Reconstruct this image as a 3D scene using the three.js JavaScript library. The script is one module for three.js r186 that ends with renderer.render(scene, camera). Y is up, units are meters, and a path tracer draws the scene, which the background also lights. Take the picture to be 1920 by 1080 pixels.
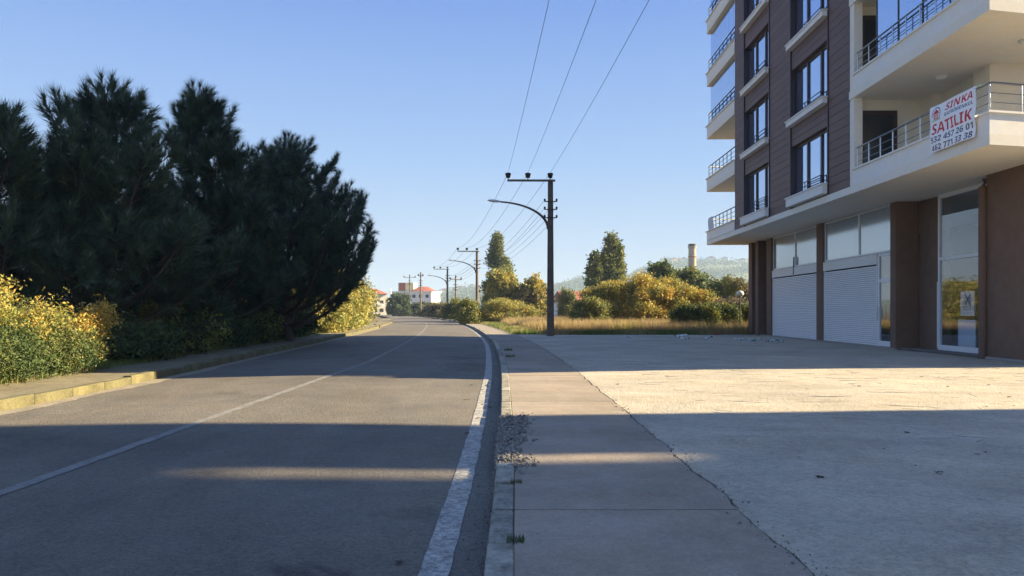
import * as THREE from 'three';
import { mergeGeometries } from 'three/addons/utils/BufferGeometryUtils.js';
import { RoundedBoxGeometry } from 'three/addons/geometries/RoundedBoxGeometry.js';
import { ImprovedNoise } from 'three/addons/math/ImprovedNoise.js';

// ------------------------------------------------------------------ camera, sky, sun, exposure
const EXPOSURE = 3.9;
const scene = new THREE.Scene();
const camera = new THREE.PerspectiveCamera(41.57, 16 / 9, 0.1, 9000);
camera.position.set(0, 1.3, 0);
camera.lookAt(0, 1.3, -10);
camera.setViewOffset(1920, 1080, 0, -42, 1920, 1080);   // the lens is shifted, the horizon lies below the middle
const renderer = new THREE.WebGLRenderer({ antialias: true });
renderer.setSize(1024, 576);
renderer.toneMapping = THREE.LinearToneMapping;
renderer.toneMappingExposure = EXPOSURE;
renderer.shadowMap.enabled = true;

const SUN_EL = 24 * Math.PI / 180, SUN_AZ = 5 * Math.PI / 180;   // from the right, a little ahead
const toSun = new THREE.Vector3(Math.cos(SUN_EL) * Math.cos(SUN_AZ), Math.sin(SUN_EL), -Math.cos(SUN_EL) * Math.sin(SUN_AZ));
{
  const W = 512, H = 256, data = new Float32Array(W * H * 4);
  const stops = [[-90, .30, .30, .30], [-3, .50, .54, .58], [0, .60, .74, .92], [4, .50, .68, .92], [11, .32, .54, .92], [22, .165, .34, .81], [45, .15, .29, .67], [90, .15, .265, .56]];
  for (let j = 0; j < H; j++) {
    const el = ((j + .5) / H - .5) * 180;
    let k = 0; while (k < stops.length - 2 && el > stops[k + 1][0]) k++;
    const a = stops[k], b = stops[k + 1]; let t = Math.min(1, Math.max(0, (el - a[0]) / (b[0] - a[0])));
    for (let i = 0; i < W; i++) {
      const az = ((i + .5) / W - .5) * 2 * Math.PI, er = el * Math.PI / 180;
      const dx = Math.cos(er) * Math.cos(az), dy = Math.sin(er), dz = Math.cos(er) * Math.sin(az);
      const c = Math.max(-1, Math.min(1, dx * toSun.x + dy * toSun.y + dz * toSun.z)), ang = Math.acos(c) * 180 / Math.PI;
      const glow = el > -3 ? .55 * Math.exp(-ang * ang / 900) : 0;          // the paler sky round the sun
      const o = (j * W + i) * 4;
      for (let q = 0; q < 3; q++) data[o + q] = ((a[q + 1] + (b[q + 1] - a[q + 1]) * t) * (1 + glow * [1.1, .9, .6][q])) / EXPOSURE;
      data[o + 3] = 1;
    }
  }
  const sky = new THREE.DataTexture(data, W, H, THREE.RGBAFormat, THREE.FloatType);
  sky.mapping = THREE.EquirectangularReflectionMapping; sky.magFilter = THREE.LinearFilter; sky.needsUpdate = true;
  scene.background = sky; scene.environment = sky;
}
const sun = new THREE.DirectionalLight(new THREE.Color().setRGB(1, .81, .50), 5);
sun.position.copy(toSun).multiplyScalar(150); sun.target.position.set(0, 0, -30); sun.position.add(sun.target.position);
sun.castShadow = true; sun.shadow.mapSize.set(4096, 4096);
Object.assign(sun.shadow.camera, { left: -110, right: 110, top: 80, bottom: -80, near: 1, far: 400 });
scene.add(sun, sun.target);
scene.fog = new THREE.FogExp2(new THREE.Color(.58, .76, 1.0), .00045);

// ------------------------------------------------------------------ helpers
function rng(a) { return () => { a |= 0; a = a + 0x6D2B79F5 | 0; let t = Math.imul(a ^ a >>> 15, 1 | a); t = t + Math.imul(t ^ t >>> 7, 61 | t) ^ t; return ((t ^ t >>> 14) >>> 0) / 4294967296; }; }
const perlin = new ImprovedNoise();
const n3 = (x, y, z) => perlin.noise(x + 37.3, y + 11.7, z + 5.1);
const V = (x, y, z) => new THREE.Vector3(x, y, z);
const P = (x, y, d) => new THREE.Vector3(x, y, -d);          // d = metres ahead of the camera
const C = (r, g, b) => new THREE.Color().setRGB(r, g, b);
const taken = new Map();
function numbered(n) { const k = taken.get(n) || 0; taken.set(n, k + 1); return k ? n + '_' + String(k).padStart(3, '0') : n; }
function mesh(name, geo, mat, parent) { const m = new THREE.Mesh(geo, mat); m.name = name; m.castShadow = m.receiveShadow = true; parent.add(m); return m; }
function group(name, parent) { const g = new THREE.Group(); g.name = name; parent.add(g); return g; }
function thing(name, label, category, pos = [0, 0, 0], turn = 0, grp) {
  const o = new THREE.Group(); o.name = numbered(name); o.position.set(...pos); o.rotation.y = turn;
  o.userData = { label, category }; if (grp) o.userData.group = grp; scene.add(o); return o;
}
function structure(name) { const o = new THREE.Group(); o.name = numbered(name); o.userData = { kind: 'structure' }; scene.add(o); return o; }
function clean(g) { const h = g.index ? g.toNonIndexed() : g; for (const k of Object.keys(h.attributes)) if (!['position', 'normal', 'uv'].includes(k)) h.deleteAttribute(k); return h; }
const merge = (list) => mergeGeometries(list.map(clean));
// uv in metres from the dominant axis of each face
function uvm(g, s = 1) {
  const h = g.index ? g.toNonIndexed() : g, p = h.attributes.position, uv = new Float32Array(p.count * 2);
  const a = V(), b = V(), c = V(), n = V();
  for (let i = 0; i < p.count; i += 3) {
    a.fromBufferAttribute(p, i); b.fromBufferAttribute(p, i + 1); c.fromBufferAttribute(p, i + 2);
    n.copy(b).sub(a).cross(c.clone().sub(a)); const x = Math.abs(n.x), y = Math.abs(n.y), z = Math.abs(n.z);
    [a, b, c].forEach((q, k) => { const [u, v] = y >= x && y >= z ? [q.x, -q.z] : x >= z ? [q.z, q.y] : [q.x, q.y]; uv[(i + k) * 2] = u * s; uv[(i + k) * 2 + 1] = v * s; });
  }
  h.setAttribute('uv', new THREE.BufferAttribute(uv, 2)); return h;
}
const box = (w, h, d, x = 0, y = 0, z = 0) => new THREE.BoxGeometry(w, h, d).translate(x, y, z);
const rbox = (w, h, d, x = 0, y = 0, z = 0, r = .01) => new RoundedBoxGeometry(w, h, d, 1, r).translate(x, y, z);
function tubePts(pts, r, sides = 6, r2 = r) {       // tapered tube through points
  const pos = [], idx = [], n = pts.length, up = V(0, 1, 0);
  for (let i = 0; i < n; i++) {
    const t = pts[Math.min(n - 1, i + 1)].clone().sub(pts[Math.max(0, i - 1)]).normalize();
    const u = (Math.abs(t.y) > .95 ? V(1, 0, 0) : up.clone()).cross(t).normalize(), v = t.clone().cross(u), rr = r + (r2 - r) * i / (n - 1);
    for (let k = 0; k < sides; k++) { const a = k / sides * Math.PI * 2; const q = pts[i].clone().addScaledVector(u, Math.cos(a) * rr).addScaledVector(v, Math.sin(a) * rr); pos.push(q.x, q.y, q.z); }
  }
  for (let i = 0; i < n - 1; i++) for (let k = 0; k < sides; k++) { const a = i * sides + k, b = i * sides + (k + 1) % sides; idx.push(a, b, a + sides, b, b + sides, a + sides); }
  for (const e of [0, n - 1]) for (let k = 1; k < sides - 1; k++) e ? idx.push(e * sides, e * sides + k, e * sides + k + 1) : idx.push(0, k + 1, k);
  const g = new THREE.BufferGeometry(); g.setAttribute('position', new THREE.Float32BufferAttribute(pos, 3)); g.setIndex(idx); g.computeVertexNormals();
  g.setAttribute('uv', new THREE.Float32BufferAttribute(new Float32Array(pos.length / 3 * 2), 2)); return g;
}
const cyl = (r0, r1, h, x, y, z, s = 12) => new THREE.CylinderGeometry(r1, r0, h, s).translate(x, y + h / 2, z);

// periodic noise textures
function pnoise(size, cells, seed) {
  const r = rng(seed), g = new Float32Array(cells * cells).map(() => r()), out = new Float32Array(size * size);
  for (let y = 0; y < size; y++) for (let x = 0; x < size; x++) {
    const fx = x / size * cells, fy = y / size * cells, x0 = fx | 0, y0 = fy | 0; let tx = fx - x0, ty = fy - y0; tx = tx * tx * (3 - 2 * tx); ty = ty * ty * (3 - 2 * ty);
    const x1 = (x0 + 1) % cells, y1 = (y0 + 1) % cells;
    out[y * size + x] = (g[y0 * cells + x0] * (1 - tx) + g[y0 * cells + x1] * tx) * (1 - ty) + (g[y1 * cells + x0] * (1 - tx) + g[y1 * cells + x1] * tx) * ty;
  } return out;
}
function layers(size, list, seed) { const out = new Float32Array(size * size); list.forEach(([cells, w], k) => { const n = pnoise(size, cells, seed + k * 17); for (let i = 0; i < out.length; i++) out[i] += (n[i] - .5) * w; }); return out; }
function tex(size, fn, srgb, repeat) {
  const d = new Uint8Array(size * size * 4);
  for (let i = 0; i < size * size; i++) { const c = fn(i, i % size, i / size | 0); d[i * 4] = Math.max(0, Math.min(255, c[0])); d[i * 4 + 1] = Math.max(0, Math.min(255, c[1])); d[i * 4 + 2] = Math.max(0, Math.min(255, c[2])); d[i * 4 + 3] = 255; }
  const t = new THREE.DataTexture(d, size, size); t.wrapS = t.wrapT = THREE.RepeatWrapping; t.magFilter = THREE.LinearFilter; t.minFilter = THREE.LinearMipmapLinearFilter; t.generateMipmaps = true;
  if (srgb) t.colorSpace = THREE.SRGBColorSpace; t.repeat.set(repeat, repeat); t.needsUpdate = true; return t;
}
const lin2s = (v) => 255 * (v <= .0031308 ? 12.92 * v : 1.055 * Math.pow(Math.max(0, v), 1 / 2.4) - .055);
// a matt mineral surface: mean linear colour, list of noise layers, tile in metres, bump depth
function mineral(col, list, tile, bump, seed, o = {}) {
  const S = o.size || 1024, n = layers(S, list, seed), b = layers(S, o.bumpLayers || list, seed + 500), sp = rng(seed + 9), hue = layers(S, [[5, .5], [13, .3]], seed + 77);
  const specks = new Float32Array(S * S); for (let k = 0; k < (o.specks || 0); k++) { const i = (sp() * S * S) | 0, v = (sp() - (o.speckBias ?? .5)) * 1.4; specks[i] = v; specks[(i + 1) % (S * S)] = v; specks[(i + S) % (S * S)] = v * .8; }
  const map = tex(S, (i) => { const m = Math.max(.15, 1 + n[i] + specks[i]); return [lin2s(col[0] * m * (1 + hue[i] * .10)), lin2s(col[1] * m), lin2s(col[2] * m * (1 - hue[i] * .12))]; }, true, 1 / tile);
  const bm = tex(S, (i) => { const v = 128 + 150 * b[i] + 60 * specks[i]; return [v, v, v]; }, false, 1 / tile);
  return new THREE.MeshStandardMaterial({ map, bumpMap: bm, bumpScale: bump, roughness: o.rough ?? .93, vertexColors: !!o.vc });
}
const plain = (c, rough = .7, metal = 0) => new THREE.MeshStandardMaterial({ color: C(...c), roughness: rough, metalness: metal });

const M = {
  asphalt: mineral([.140, .126, .106], [[6, .14], [24, .12], [110, .22], [230, .38], [420, .4]], 3.1, .006, 11, { specks: 14000, bumpLayers: [[110, .5], [230, 1], [420, 1]], vc: true, rough: .82 }),
  concrete: mineral([.41, .37, .30], [[5, .14], [17, .14], [70, .18], [220, .30]], 3.7, .013, 23, { specks: 4500, speckBias: .75, bumpLayers: [[14, .35], [60, .4], [160, .8], [420, .9]], vc: true }),
  walk: mineral([.285, .245, .20], [[5, .12], [19, .14], [80, .16], [330, .25]], 2.9, .006, 37, { specks: 2500, speckBias: .6, bumpLayers: [[60, .5], [300, 1]], vc: true }),
  kerb: mineral([.31, .29, .24], [[4, .6], [14, .8], [60, .4], [200, .3]], 1.7, .01, 41, { size: 512, specks: 900 }),
  kerbB: mineral([.26, .245, .20], [[4, .7], [14, .8], [60, .5], [200, .3]], 1.3, .012, 141, { size: 512, specks: 900 }), kerbC: mineral([.36, .34, .29], [[4, .7], [14, .9], [60, .5], [200, .3]], 1.5, .012, 142, { size: 512, specks: 900 }), mossB: mineral([.142, .128, .066], [[4, .5], [14, .5], [60, .4], [200, .3]], 1.5, .012, 143, { size: 512, specks: 900 }),
  mossKerb: mineral([.135, .122, .060], [[4, .35], [14, .4], [60, .3], [200, .3]], 1.9, .01, 43, { size: 512, specks: 900 }),
  leftWalk: mineral([.19, .165, .105], [[5, .3], [19, .3], [80, .3], [250, .3]], 2.3, .01, 47, { size: 512, specks: 900 }),
  soil: mineral([.15, .125, .075], [[6, .5], [25, .5], [100, .4]], 5.3, .03, 53, { size: 512 }),
  plaster: mineral([.80, .75, .65], [[4, .05], [30, .05], [200, .08]], 2.7, .003, 61, { size: 512, rough: .9 }),
  white: mineral([.83, .80, .74], [[4, .05], [30, .05], [200, .06]], 2.9, .002, 63, { size: 512, rough: .85 }),
  brown: mineral([.175, .108, .074], [[3, .16], [11, .16], [60, .12], [220, .3]], 2.3, .006, 67, { size: 512, rough: .92 }),
  paint: mineral([.33, .32, .295], [[8, .4], [40, .7], [160, .9]], 1.3, .003, 71, { size: 512, rough: .75 }),
  oldPaint: mineral([.20, .195, .185], [[8, .3], [40, .4], [160, .5]], 1.3, .003, 73, { size: 512, rough: .8 }),
  pole: mineral([.17, .125, .092], [[4, .3], [40, .3], [160, .3]], 1.1, .004, 79, { size: 256 }),
  frame: plain([.045, .028, .030], .45), dark: plain([.02, .02, .022], .5), steel: plain([.50, .50, .52], .28, 1), railSteel: plain([.22, .22, .23], .3, 1), blackSteel: plain([.03, .03, .033], .4, .0),
  alu: plain([.76, .77, .79], .45, .0), shutter: plain([.84, .84, .84], .45, 0), ceramic: plain([.03, .022, .02], .25), interior: plain([.16, .15, .14], .9), paper: plain([.72, .72, .72], .8),
  mirrorGlass: new THREE.MeshPhysicalMaterial({ color: C(.52, .62, .80), metalness: .92, roughness: .03 }),
  pane: new THREE.MeshPhysicalMaterial({ color: C(.90, .95, 1), transmission: 1, thickness: 0, ior: 1.65, roughness: .02 }),
  dustGlass: new THREE.MeshPhysicalMaterial({ color: C(.45, .50, .54), metalness: .62, roughness: .13 }),
  roof: mineral([.30, .10, .07], [[8, .3], [60, .3]], 3, .02, 83, { size: 256 }), bark: mineral([.10, .075, .055], [[6, .4], [30, .5], [90, .4]], .8, .02, 87, { size: 256 }),
  wire: plain([.03, .03, .03], .6), lampWhite: plain([.75, .75, .72], .4), litter: plain([.70, .71, .72], .7), rust: plain([.30, .12, .06], .8)
};
const plankMats = [0, 1, 2, 3].map((k) => mineral([[.135, .076, .063], [.146, .082, .066], [.124, .071, .060], [.138, .077, .064]][k], [[3, .12], [40, .14], [200, .2]], 1.9, .002, 91 + k, { size: 256, rough: .62 }));

// ------------------------------------------------------------------ road plan: edges as functions of the distance ahead
function plan(points) {
  const c = new THREE.CatmullRomCurve3(points.map(([x, d]) => V(x, 0, d)), false, 'centripetal'), s = c.getPoints(600);
  return (d) => { let a = 0, b = s.length - 1; while (b - a > 1) { const m = a + b >> 1; s[m].z <= d ? a = m : b = m; } const t = (d - s[a].z) / (s[b].z - s[a].z || 1); return s[a].x + (s[b].x - s[a].x) * t; };
}
const RK = plan([[-.14, -30], [-.14, -10], [-.14, 3.7], [-.13, 6.2], [-.14, 8.9], [-.19, 13.4], [-.25, 17.1], [-.40, 22.3], [-.80, 31.9], [-1.8, 46], [-3.7, 66], [-7.5, 97], [-13.5, 132], [-27, 195], [-45, 262]]);
const LK = plan([[-6.9, -30], [-6.9, -5], [-6.9, 10.2], [-7.1, 15.6], [-7.6, 23], [-8.4, 35], [-10, 55], [-13.7, 87], [-21, 130], [-35, 195], [-54, 262]]);
const YB = (d) => RK(d) + 1.62 + .045 * n3(d * 1.3, 3, 1) + .025 * n3(d * 6, 7, 2);            // the crack between pavement and yard
const roadY = (x, d) => { const t = (x - LK(d)) / (RK(d) - LK(d)); return -.135 + .075 * (1 - t) * .9 + .05 * Math.sin(Math.PI * Math.min(1, Math.max(0, t))); };
const steps = (a, b, f) => { const o = []; let d = a; while (d < b) { o.push(d); d += f(d); } o.push(b); return o; };
// a sheet between two edges, with skirts, uv in metres and optional vertex colours
function sheet(left, right, ds, cols, yFn, colFn, skirt = .2) {
  const pos = [], uv = [], col = [], idx = [], R = cols + 1, s = skirt ? 4 : 0, row = R + s;
  for (const d of ds) {
    const x0 = left(d), x1 = right(d), put = (x, y) => { pos.push(x, y, -d); uv.push(x, d); if (colFn) { const c = colFn(x, d); col.push(c[0], c[1] ?? c[0], c[2] ?? c[0]); } };
    if (skirt) { put(x0, yFn(x0, d) - skirt); put(x0, yFn(x0, d)); }
    for (let k = 0; k < R; k++) { const x = x0 + (x1 - x0) * k / cols; put(x, yFn(x, d)); }
    if (skirt) { put(x1, yFn(x1, d)); put(x1, yFn(x1, d) - skirt); }
  }
  for (let i = 0; i < ds.length - 1; i++) for (let k = 0; k < row - 1; k++) { if (skirt && (k === 1 || k === row - 3)) continue; const a = i * row + k, b = a + 1; idx.push(a, b, a + row, b, b + row, a + row); }
  if (skirt) for (const [i, f] of [[0, 1], [ds.length - 1, 0]]) { const q = i * row, base = pos.length / 3; for (let k = 0; k < R; k++) { const j = (q + 2 + k) * 3; pos.push(pos[j], pos[j + 1], pos[j + 2], pos[j], pos[j + 1] - skirt, pos[j + 2]); uv.push(pos[j], 0, pos[j], .2); if (colFn) for (let w = 0; w < 2; w++) col.push(1, 1, 1); }
    for (let k = 0; k < R - 1; k++) { const a = base + k * 2; f ? idx.push(a, a + 1, a + 2, a + 1, a + 3, a + 2) : idx.push(a, a + 2, a + 1, a + 1, a + 2, a + 3); } }
  const g = new THREE.BufferGeometry(); g.setAttribute('position', new THREE.Float32BufferAttribute(pos, 3)); g.setAttribute('uv', new THREE.Float32BufferAttribute(uv, 2));
  if (colFn) g.setAttribute('color', new THREE.Float32BufferAttribute(col, 3)); g.setIndex(idx); g.computeVertexNormals(); return g;
}
const patch = (x, d, s, a) => a * (n3(x / s, d / s, s) + .5 * n3(x / s * 2.3, d / s * 2.3, s + 4));

// ------------------------------------------------------------------ the setting
{
  const ground = new THREE.PlaneGeometry(7000, 7000, 8, 8).rotateX(-Math.PI / 2).translate(0, -.32, -2500);
  const g = mesh('ground', uvm(ground), mineral([.16, .15, .075], [[6, .4], [30, .4], [90, .3]], 23, .05, 101, { size: 512 }), scene); g.userData = { kind: 'structure' };
  const spots = [[-1.3, 3.85, .26, .5], [-1.0, 3.9, .2, .4], [-1.1, 19, .7, .3], [-1.4, 23, .8, .28], [-2.4, 27, .9, .2], [-.7, 5.3, .22, .3], [-5.2, 8, .5, .18], [-2.6, 6.4, .12, .3], [-4.6, 12.4, .3, .2]];
  const stain = (x, d) => { let v = 0; for (const [a, b, r, k] of spots) { const q = Math.hypot(x - a, (d - b) * (b > 15 ? .4 : 1)) / r + .9 * n3(x * 5, d * 5, a) + .5 * n3(x * 14, d * 14, b); if (q < 1) v = Math.max(v, k * Math.min(1, (1 - q) * 4)); } return v; };
  const near = steps(-28, 262, (d) => d < 8 ? .07 : d < 30 ? .2 : d < 80 ? 1 : 3);
  const road = mesh('road', sheet(LK, RK, near, 90, roadY, (x, d) => { const v = 1 + patch(x, d, 2.2, .22) + patch(x, d, .6, .14) + patch(x * 3, d * .35, 1.1, .10) - stain(x, d); return [v, v * .995, v * .98]; }, .12), M.asphalt, scene); road.userData = { kind: 'structure' };
  // tyre-dark repairs and dust blown along the left kerb: matter with its own ragged outline
  const rag = (x, d, k) => .05 * n3(x * 3, d * 3, k) + .03 * n3(x * 9, d * 9, k);
  const dust = mesh('dust_strip', sheet((d) => LK(d) + .01, (d) => LK(d) + .32 + .16 * n3(d * .5, 1, 2) + .09 * n3(d * 2.7, 5, 2), steps(-5, 60, () => .25), 3, (x, d) => roadY(x, d) + .004, null, 0), mineral([.26, .225, .165], [[9, .3], [50, .4], [200, .4]], 1.7, .004, 107, { size: 512 }), scene); dust.userData = { kind: 'structure' };
  const edge = mesh('edge_line', sheet((d) => RK(d) - .365 + rag(0, d, 3) * .16, (d) => RK(d) - .20 + rag(5, d, 4) * .2, steps(-4, 150, (d) => d < 25 ? .08 : 1.2), 4, (x, d) => roadY(x, d) + .005, null, 0), M.paint, scene); edge.userData = { kind: 'structure' };
  const mid = (d) => d < 20 ? -3.77 : (LK(d) + RK(d)) / 2 + (-3.77 - (LK(20) + RK(20)) / 2) * Math.max(0, 1 - (d - 20) / 30);
  const centre = mesh('centre_line', sheet((d) => mid(d) - .06 + rag(9, d, 5) * .35, (d) => mid(d) + .06 + rag(3, d, 6) * .35, steps(-4, 120, (d) => d < 25 ? .1 : 1.5), 2, (x, d) => roadY(x, d) + .005, null, 0), M.oldPaint, scene); centre.userData = { kind: 'structure' };

  // right pavement: poured concrete bays between kerb and yard
  const pave = structure('pavement'); const wr = rng(5);
  const bays = [-9, -6, -3.2, -.4, 2.1, 4.95, 7.87, 10.9, 13.9, 15.2, 18.3, 21.3, 24.4, 27.4, 30.5, 33.6, 36.7, 41.2];
  for (let i = 0; i < bays.length - 1; i++) {
    const t = .93 + wr() * .14, dy = (wr() - .5) * .008;
    mesh('concrete_bay', sheet((d) => RK(d) + .1515, (d) => YB(d) - .008 - .016 * Math.max(0, n3(d * 2.1, 9, 4) + .3) - .012 * n3(d * 11, 2, 8), steps(bays[i] + .003, bays[i + 1] - .003, () => .12), 8, (x, d) => dy + .004 * n3(x * 2, d * 2, 8), (x, d) => { const v = t * (1 + patch(x, d, 1.1, .16) + patch(x * .5, d * 2, .5, .08)); return [v, v * .985, v * .97]; }, .2), M.walk, pave);
  }
  mesh('concrete_bay', sheet((d) => RK(d) + .157, (d) => RK(d) + 1.6, steps(41.21, 230, (d) => d < 80 ? 1 : 4), 3, () => 0, () => [1, 1, 1], .2), M.walk, pave);
  const bed = mesh('pavement_bed', sheet((d) => RK(d) + .02, (d) => RK(d) + 1.9, steps(-12, 60, () => 1), 1, () => -.035, null, .1), M.soil, pave);
  // yard
  const yard = mesh('yard', sheet(YB, () => 34, steps(-14, 41.2, (d) => d < 18 ? .16 : .35), 90, (x, d) => { const k = Math.min(1, (x - YB(d)) / .4); return .006 * n3(x * .8, d * .8, 3) + .004 * n3(x * 3, d * 3, 1) * k; }, (x, d) => { const s = 1 + patch(x, d, 3.1, .16) + patch(x * .35 + d * .2, d * 1.6, .8, .12) + patch(x, d, .45, .07); return [s, s * .99, s * .97]; }, .25), M.concrete, scene); yard.userData = { kind: 'structure' };
  // trowel ridges left in the yard concrete
  const rr = rng(77), ridges = [];
  for (let k = 0; k < 420; k++) { const x = 2.4 + rr() * 10, d = 7.5 + rr() * 12, a = -.5 + rr() * .9 + (rr() < .25 ? 1.1 : 0), L = .12 + rr() * .5, pts = []; for (let q = 0; q <= 5; q++) { const t = q / 5 - .5; pts.push(P(x + Math.cos(a) * t * L, .001, d + Math.sin(a) * t * L + .25 * t * t * L)); } ridges.push(tubePts(pts,   .0022 + rr() * .0025, 4, .001)); }
  const rd = mesh('trowel_ridges', merge(ridges), plain([.36, .335, .29], .95), scene); rd.userData = { kind: 'structure' };

  // kerb stones
  function stones(name, edgeFn, side, d0, d1, len, w, top, h, mat, skip, jit) {
    const k = structure(name), r = rng(name.length * 7 + side); const geos = [0, 1, 2].map(() => { const g = uvm(rbox(w, h, len - (side < 0 ? .008 : .034), 0, 0, 0, .018)); g.attributes.uv.needsUpdate = true; const uv = g.attributes.uv; const o = r() * 5; for (let i = 0; i < uv.count; i++) uv.setXY(i, uv.getX(i) + o, uv.getY(i) + o); return g; });
    for (let d = d0; d < d1; d += len) {
      const a = skip && skip(d); const t = new THREE.Vector2(edgeFn(d + len) - edgeFn(d), len).angle(); if (a) continue;
      const m = mesh('kerb_stone', geos[r() * 3 | 0], mat[r() * mat.length | 0], k); m.position.set(edgeFn(d + len / 2) + side * w / 2, top - h / 2 + (r() - .5) * jit, -(d + len / 2)); m.rotation.set((r() - .5) * .008, -(Math.PI / 2 - t) , (r() - .5) * .03);
    } return k;
  }
  const rk = stones('kerb', RK, 1, -3.1, 60, .735, .15, .004, .26, [M.kerb, M.kerbB, M.kerbC], (d) => d > 5.9 && d < 9.2, .022);
  mesh('kerb_run', sheet(RK, (d) => RK(d) + .15, steps(60.4, 240, () => 2), 1, () => .002, null, .2), M.kerb, rk);
  const lk = stones('far_kerb', LK, -1, -4, 60, 1.0, .16, .085, .3, [M.mossKerb], null, .035);
  mesh('kerb_run', sheet((d) => LK(d) - .16, LK, steps(61, 200, () => 2), 1, () => .08, null, .2), M.mossKerb, lk);
  const lw = mesh('far_pavement', sheet((d) => LK(d) - 1.75 + .12 * n3(d * .8, 2, 6), (d) => LK(d) - .165, steps(-6, 120, () => .5), 6, (x, d) => .066 + .012 * n3(x * 2, d * 2, 3), null, .15), M.leftWalk, scene); lw.userData = { kind: 'structure' };
  const verge = mesh('verge', sheet(() => -90, (d) => LK(d) - 1.5, steps(-12, 260, (d) => d < 60 ? 1.5 : 5), 24, (x, d) => .06 + .06 * n3(x * .4, d * .4, 9), null, .2), M.soil, scene); verge.userData = { kind: 'structure' };
  const field = mesh('field', sheet((d) => RK(d) + 1.58, () => 120, steps(41.25, 240, (d) => d < 70 ? .8 : 5), 60, (x, d) => -.02 + .04 * n3(x * .5, d * .5, 12), null, .2), M.soil, scene); field.userData = { kind: 'structure' };

  // gravel in the gap of the kerb
  const gr = rng(9), stone = new THREE.IcosahedronGeometry(1, 0), N = 3600, gravel = new THREE.InstancedMesh(stone, plain([.25, .23, .20], .95), N), m4 = new THREE.Matrix4();
  for (let i = 0; i < N; i++) {
    const d = 5.95 + (gr() + gr() * .35) * 2.75, w = (.30 + .16 * n3(d * 2, 1, 1) + .09 * n3(d * 7, 4, 1)) * (gr() < .05 ? 1.4 : 1), x = RK(d) - .02 + Math.pow(gr(), 1.05) * w, s = .005 + gr() * gr() * .013, y = -.035 + .05 * Math.min(1, (x - RK(d) + .05) / .12) * gr();
    m4.compose(P(x, y, d), new THREE.Quaternion().setFromEuler(new THREE.Euler(gr() * 6, gr() * 6, gr() * 6)), V(s * (1 + gr()), s * .8, s * (1 + gr()))); gravel.setMatrixAt(i, m4);
    const c = .6 + gr() * .7; gravel.setColorAt(i, C(c, c, c));
  }
  gravel.name = 'gravel'; gravel.userData = { kind: 'stuff', label: 'loose grey gravel filling the broken gap in the kerb', category: 'gravel' }; gravel.castShadow = gravel.receiveShadow = true; scene.add(gravel);
  const NC = 1500, crumbs = new THREE.InstancedMesh(stone, plain([.16, .15, .135], .95), NC);
  for (let i = 0; i < NC; i++) { const d = 3.4 + Math.pow(gr(), 1.5) * 26, k = gr(), x = k < .5 ? RK(d) - .02 - gr() * gr() * .3 : YB(d) + (gr() - .5) * (gr() - .5) * .5, s = .002 + gr() * gr() * .007; m4.compose(P(x, k < .5 ? roadY(x, d) + .003 : .002, d), new THREE.Quaternion().setFromEuler(new THREE.Euler(gr() * 6, gr() * 6, gr() * 6)), V(s * 1.5, s, s)); crumbs.setMatrixAt(i, m4); }
  crumbs.name = 'grit'; crumbs.userData = { kind: 'stuff', label: 'grit and crumbs lying in the gutter and along the yard crack', category: 'grit' }; crumbs.castShadow = crumbs.receiveShadow = true; scene.add(crumbs);
  const bedFill = mesh('gap_fill', sheet((d) => RK(d) + .005, (d) => RK(d) + .155, steps(5.95, 9.2, () => .15), 2, (x, d) => -.03 + .012 * n3(x * 9, d * 9, 2), null, .15), M.soil, scene); bedFill.userData = { kind: 'structure' };
}

// hills on the horizon, with woods and houses
const hillRidge = [[-400, 12], [-100, 16], [-60, 24], [0, 25], [55, 27], [95, 37], [140, 33], [170, 46], [205, 60], [240, 56], [310, 57], [400, 55], [560, 50], [800, 42]];
const HS = 1.6, hillH = (x, d) => HS * 1.12 * hill0(x / HS, d / HS);
function hill0(x, d) {
  const t = x / d * 1000; let k = 0; while (k < hillRidge.length - 2 && t > hillRidge[k + 1][0]) k++;
  const a = hillRidge[k], b = hillRidge[k + 1], f = Math.max(0, Math.min(1, (t - a[0]) / (b[0] - a[0]))), top = a[1] + (b[1] - a[1]) * f * f * (3 - 2 * f);
  const q = Math.max(0, Math.min(1, (d - 520) / 520)); return (top * (q * q * (3 - 2 * q)) + 7 * n3(x / 90, d / 90, 2) * q + 3 * n3(x / 30, d / 30, 4) * q) * (d > 1040 ? 1 - (d - 1040) / 1200 * .3 : 1) - .4;
}
{
  const ds = steps(500 * HS, 1500 * HS, () => 18 * HS), pos = [], idx = [], col = [], uv = [], n = 130;
  for (const d of ds) for (let k = 0; k <= n; k++) { const x = (-.45 + 1.3 * k / n) * d, y = hillH(x, d); pos.push(x, y, -d); uv.push(x, d); const f = n3(x / 120, d / 88, 7) + .4 * n3(x / 35, d / 35, 3); const c = f > .12 ? [.13, .17, .05] : f > -.1 ? [.09, .12, .045] : [.16, .15, .075]; col.push(...c); }
  for (let i = 0; i < ds.length - 1; i++) for (let k = 0; k < n; k++) { const a = i * (n + 1) + k; idx.push(a, a + 1, a + n + 1, a + 1, a + n + 2, a + n + 1); }
  const g = new THREE.BufferGeometry(); g.setAttribute('position', new THREE.Float32BufferAttribute(pos, 3)); g.setAttribute('color', new THREE.Float32BufferAttribute(col, 3)); g.setAttribute('uv', new THREE.Float32BufferAttribute(uv, 2)); g.setIndex(idx); g.computeVertexNormals();
  const h = mesh('hills', g, new THREE.MeshStandardMaterial({ vertexColors: true, roughness: 1 }), scene); h.userData = { kind: 'structure' };
}

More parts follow.
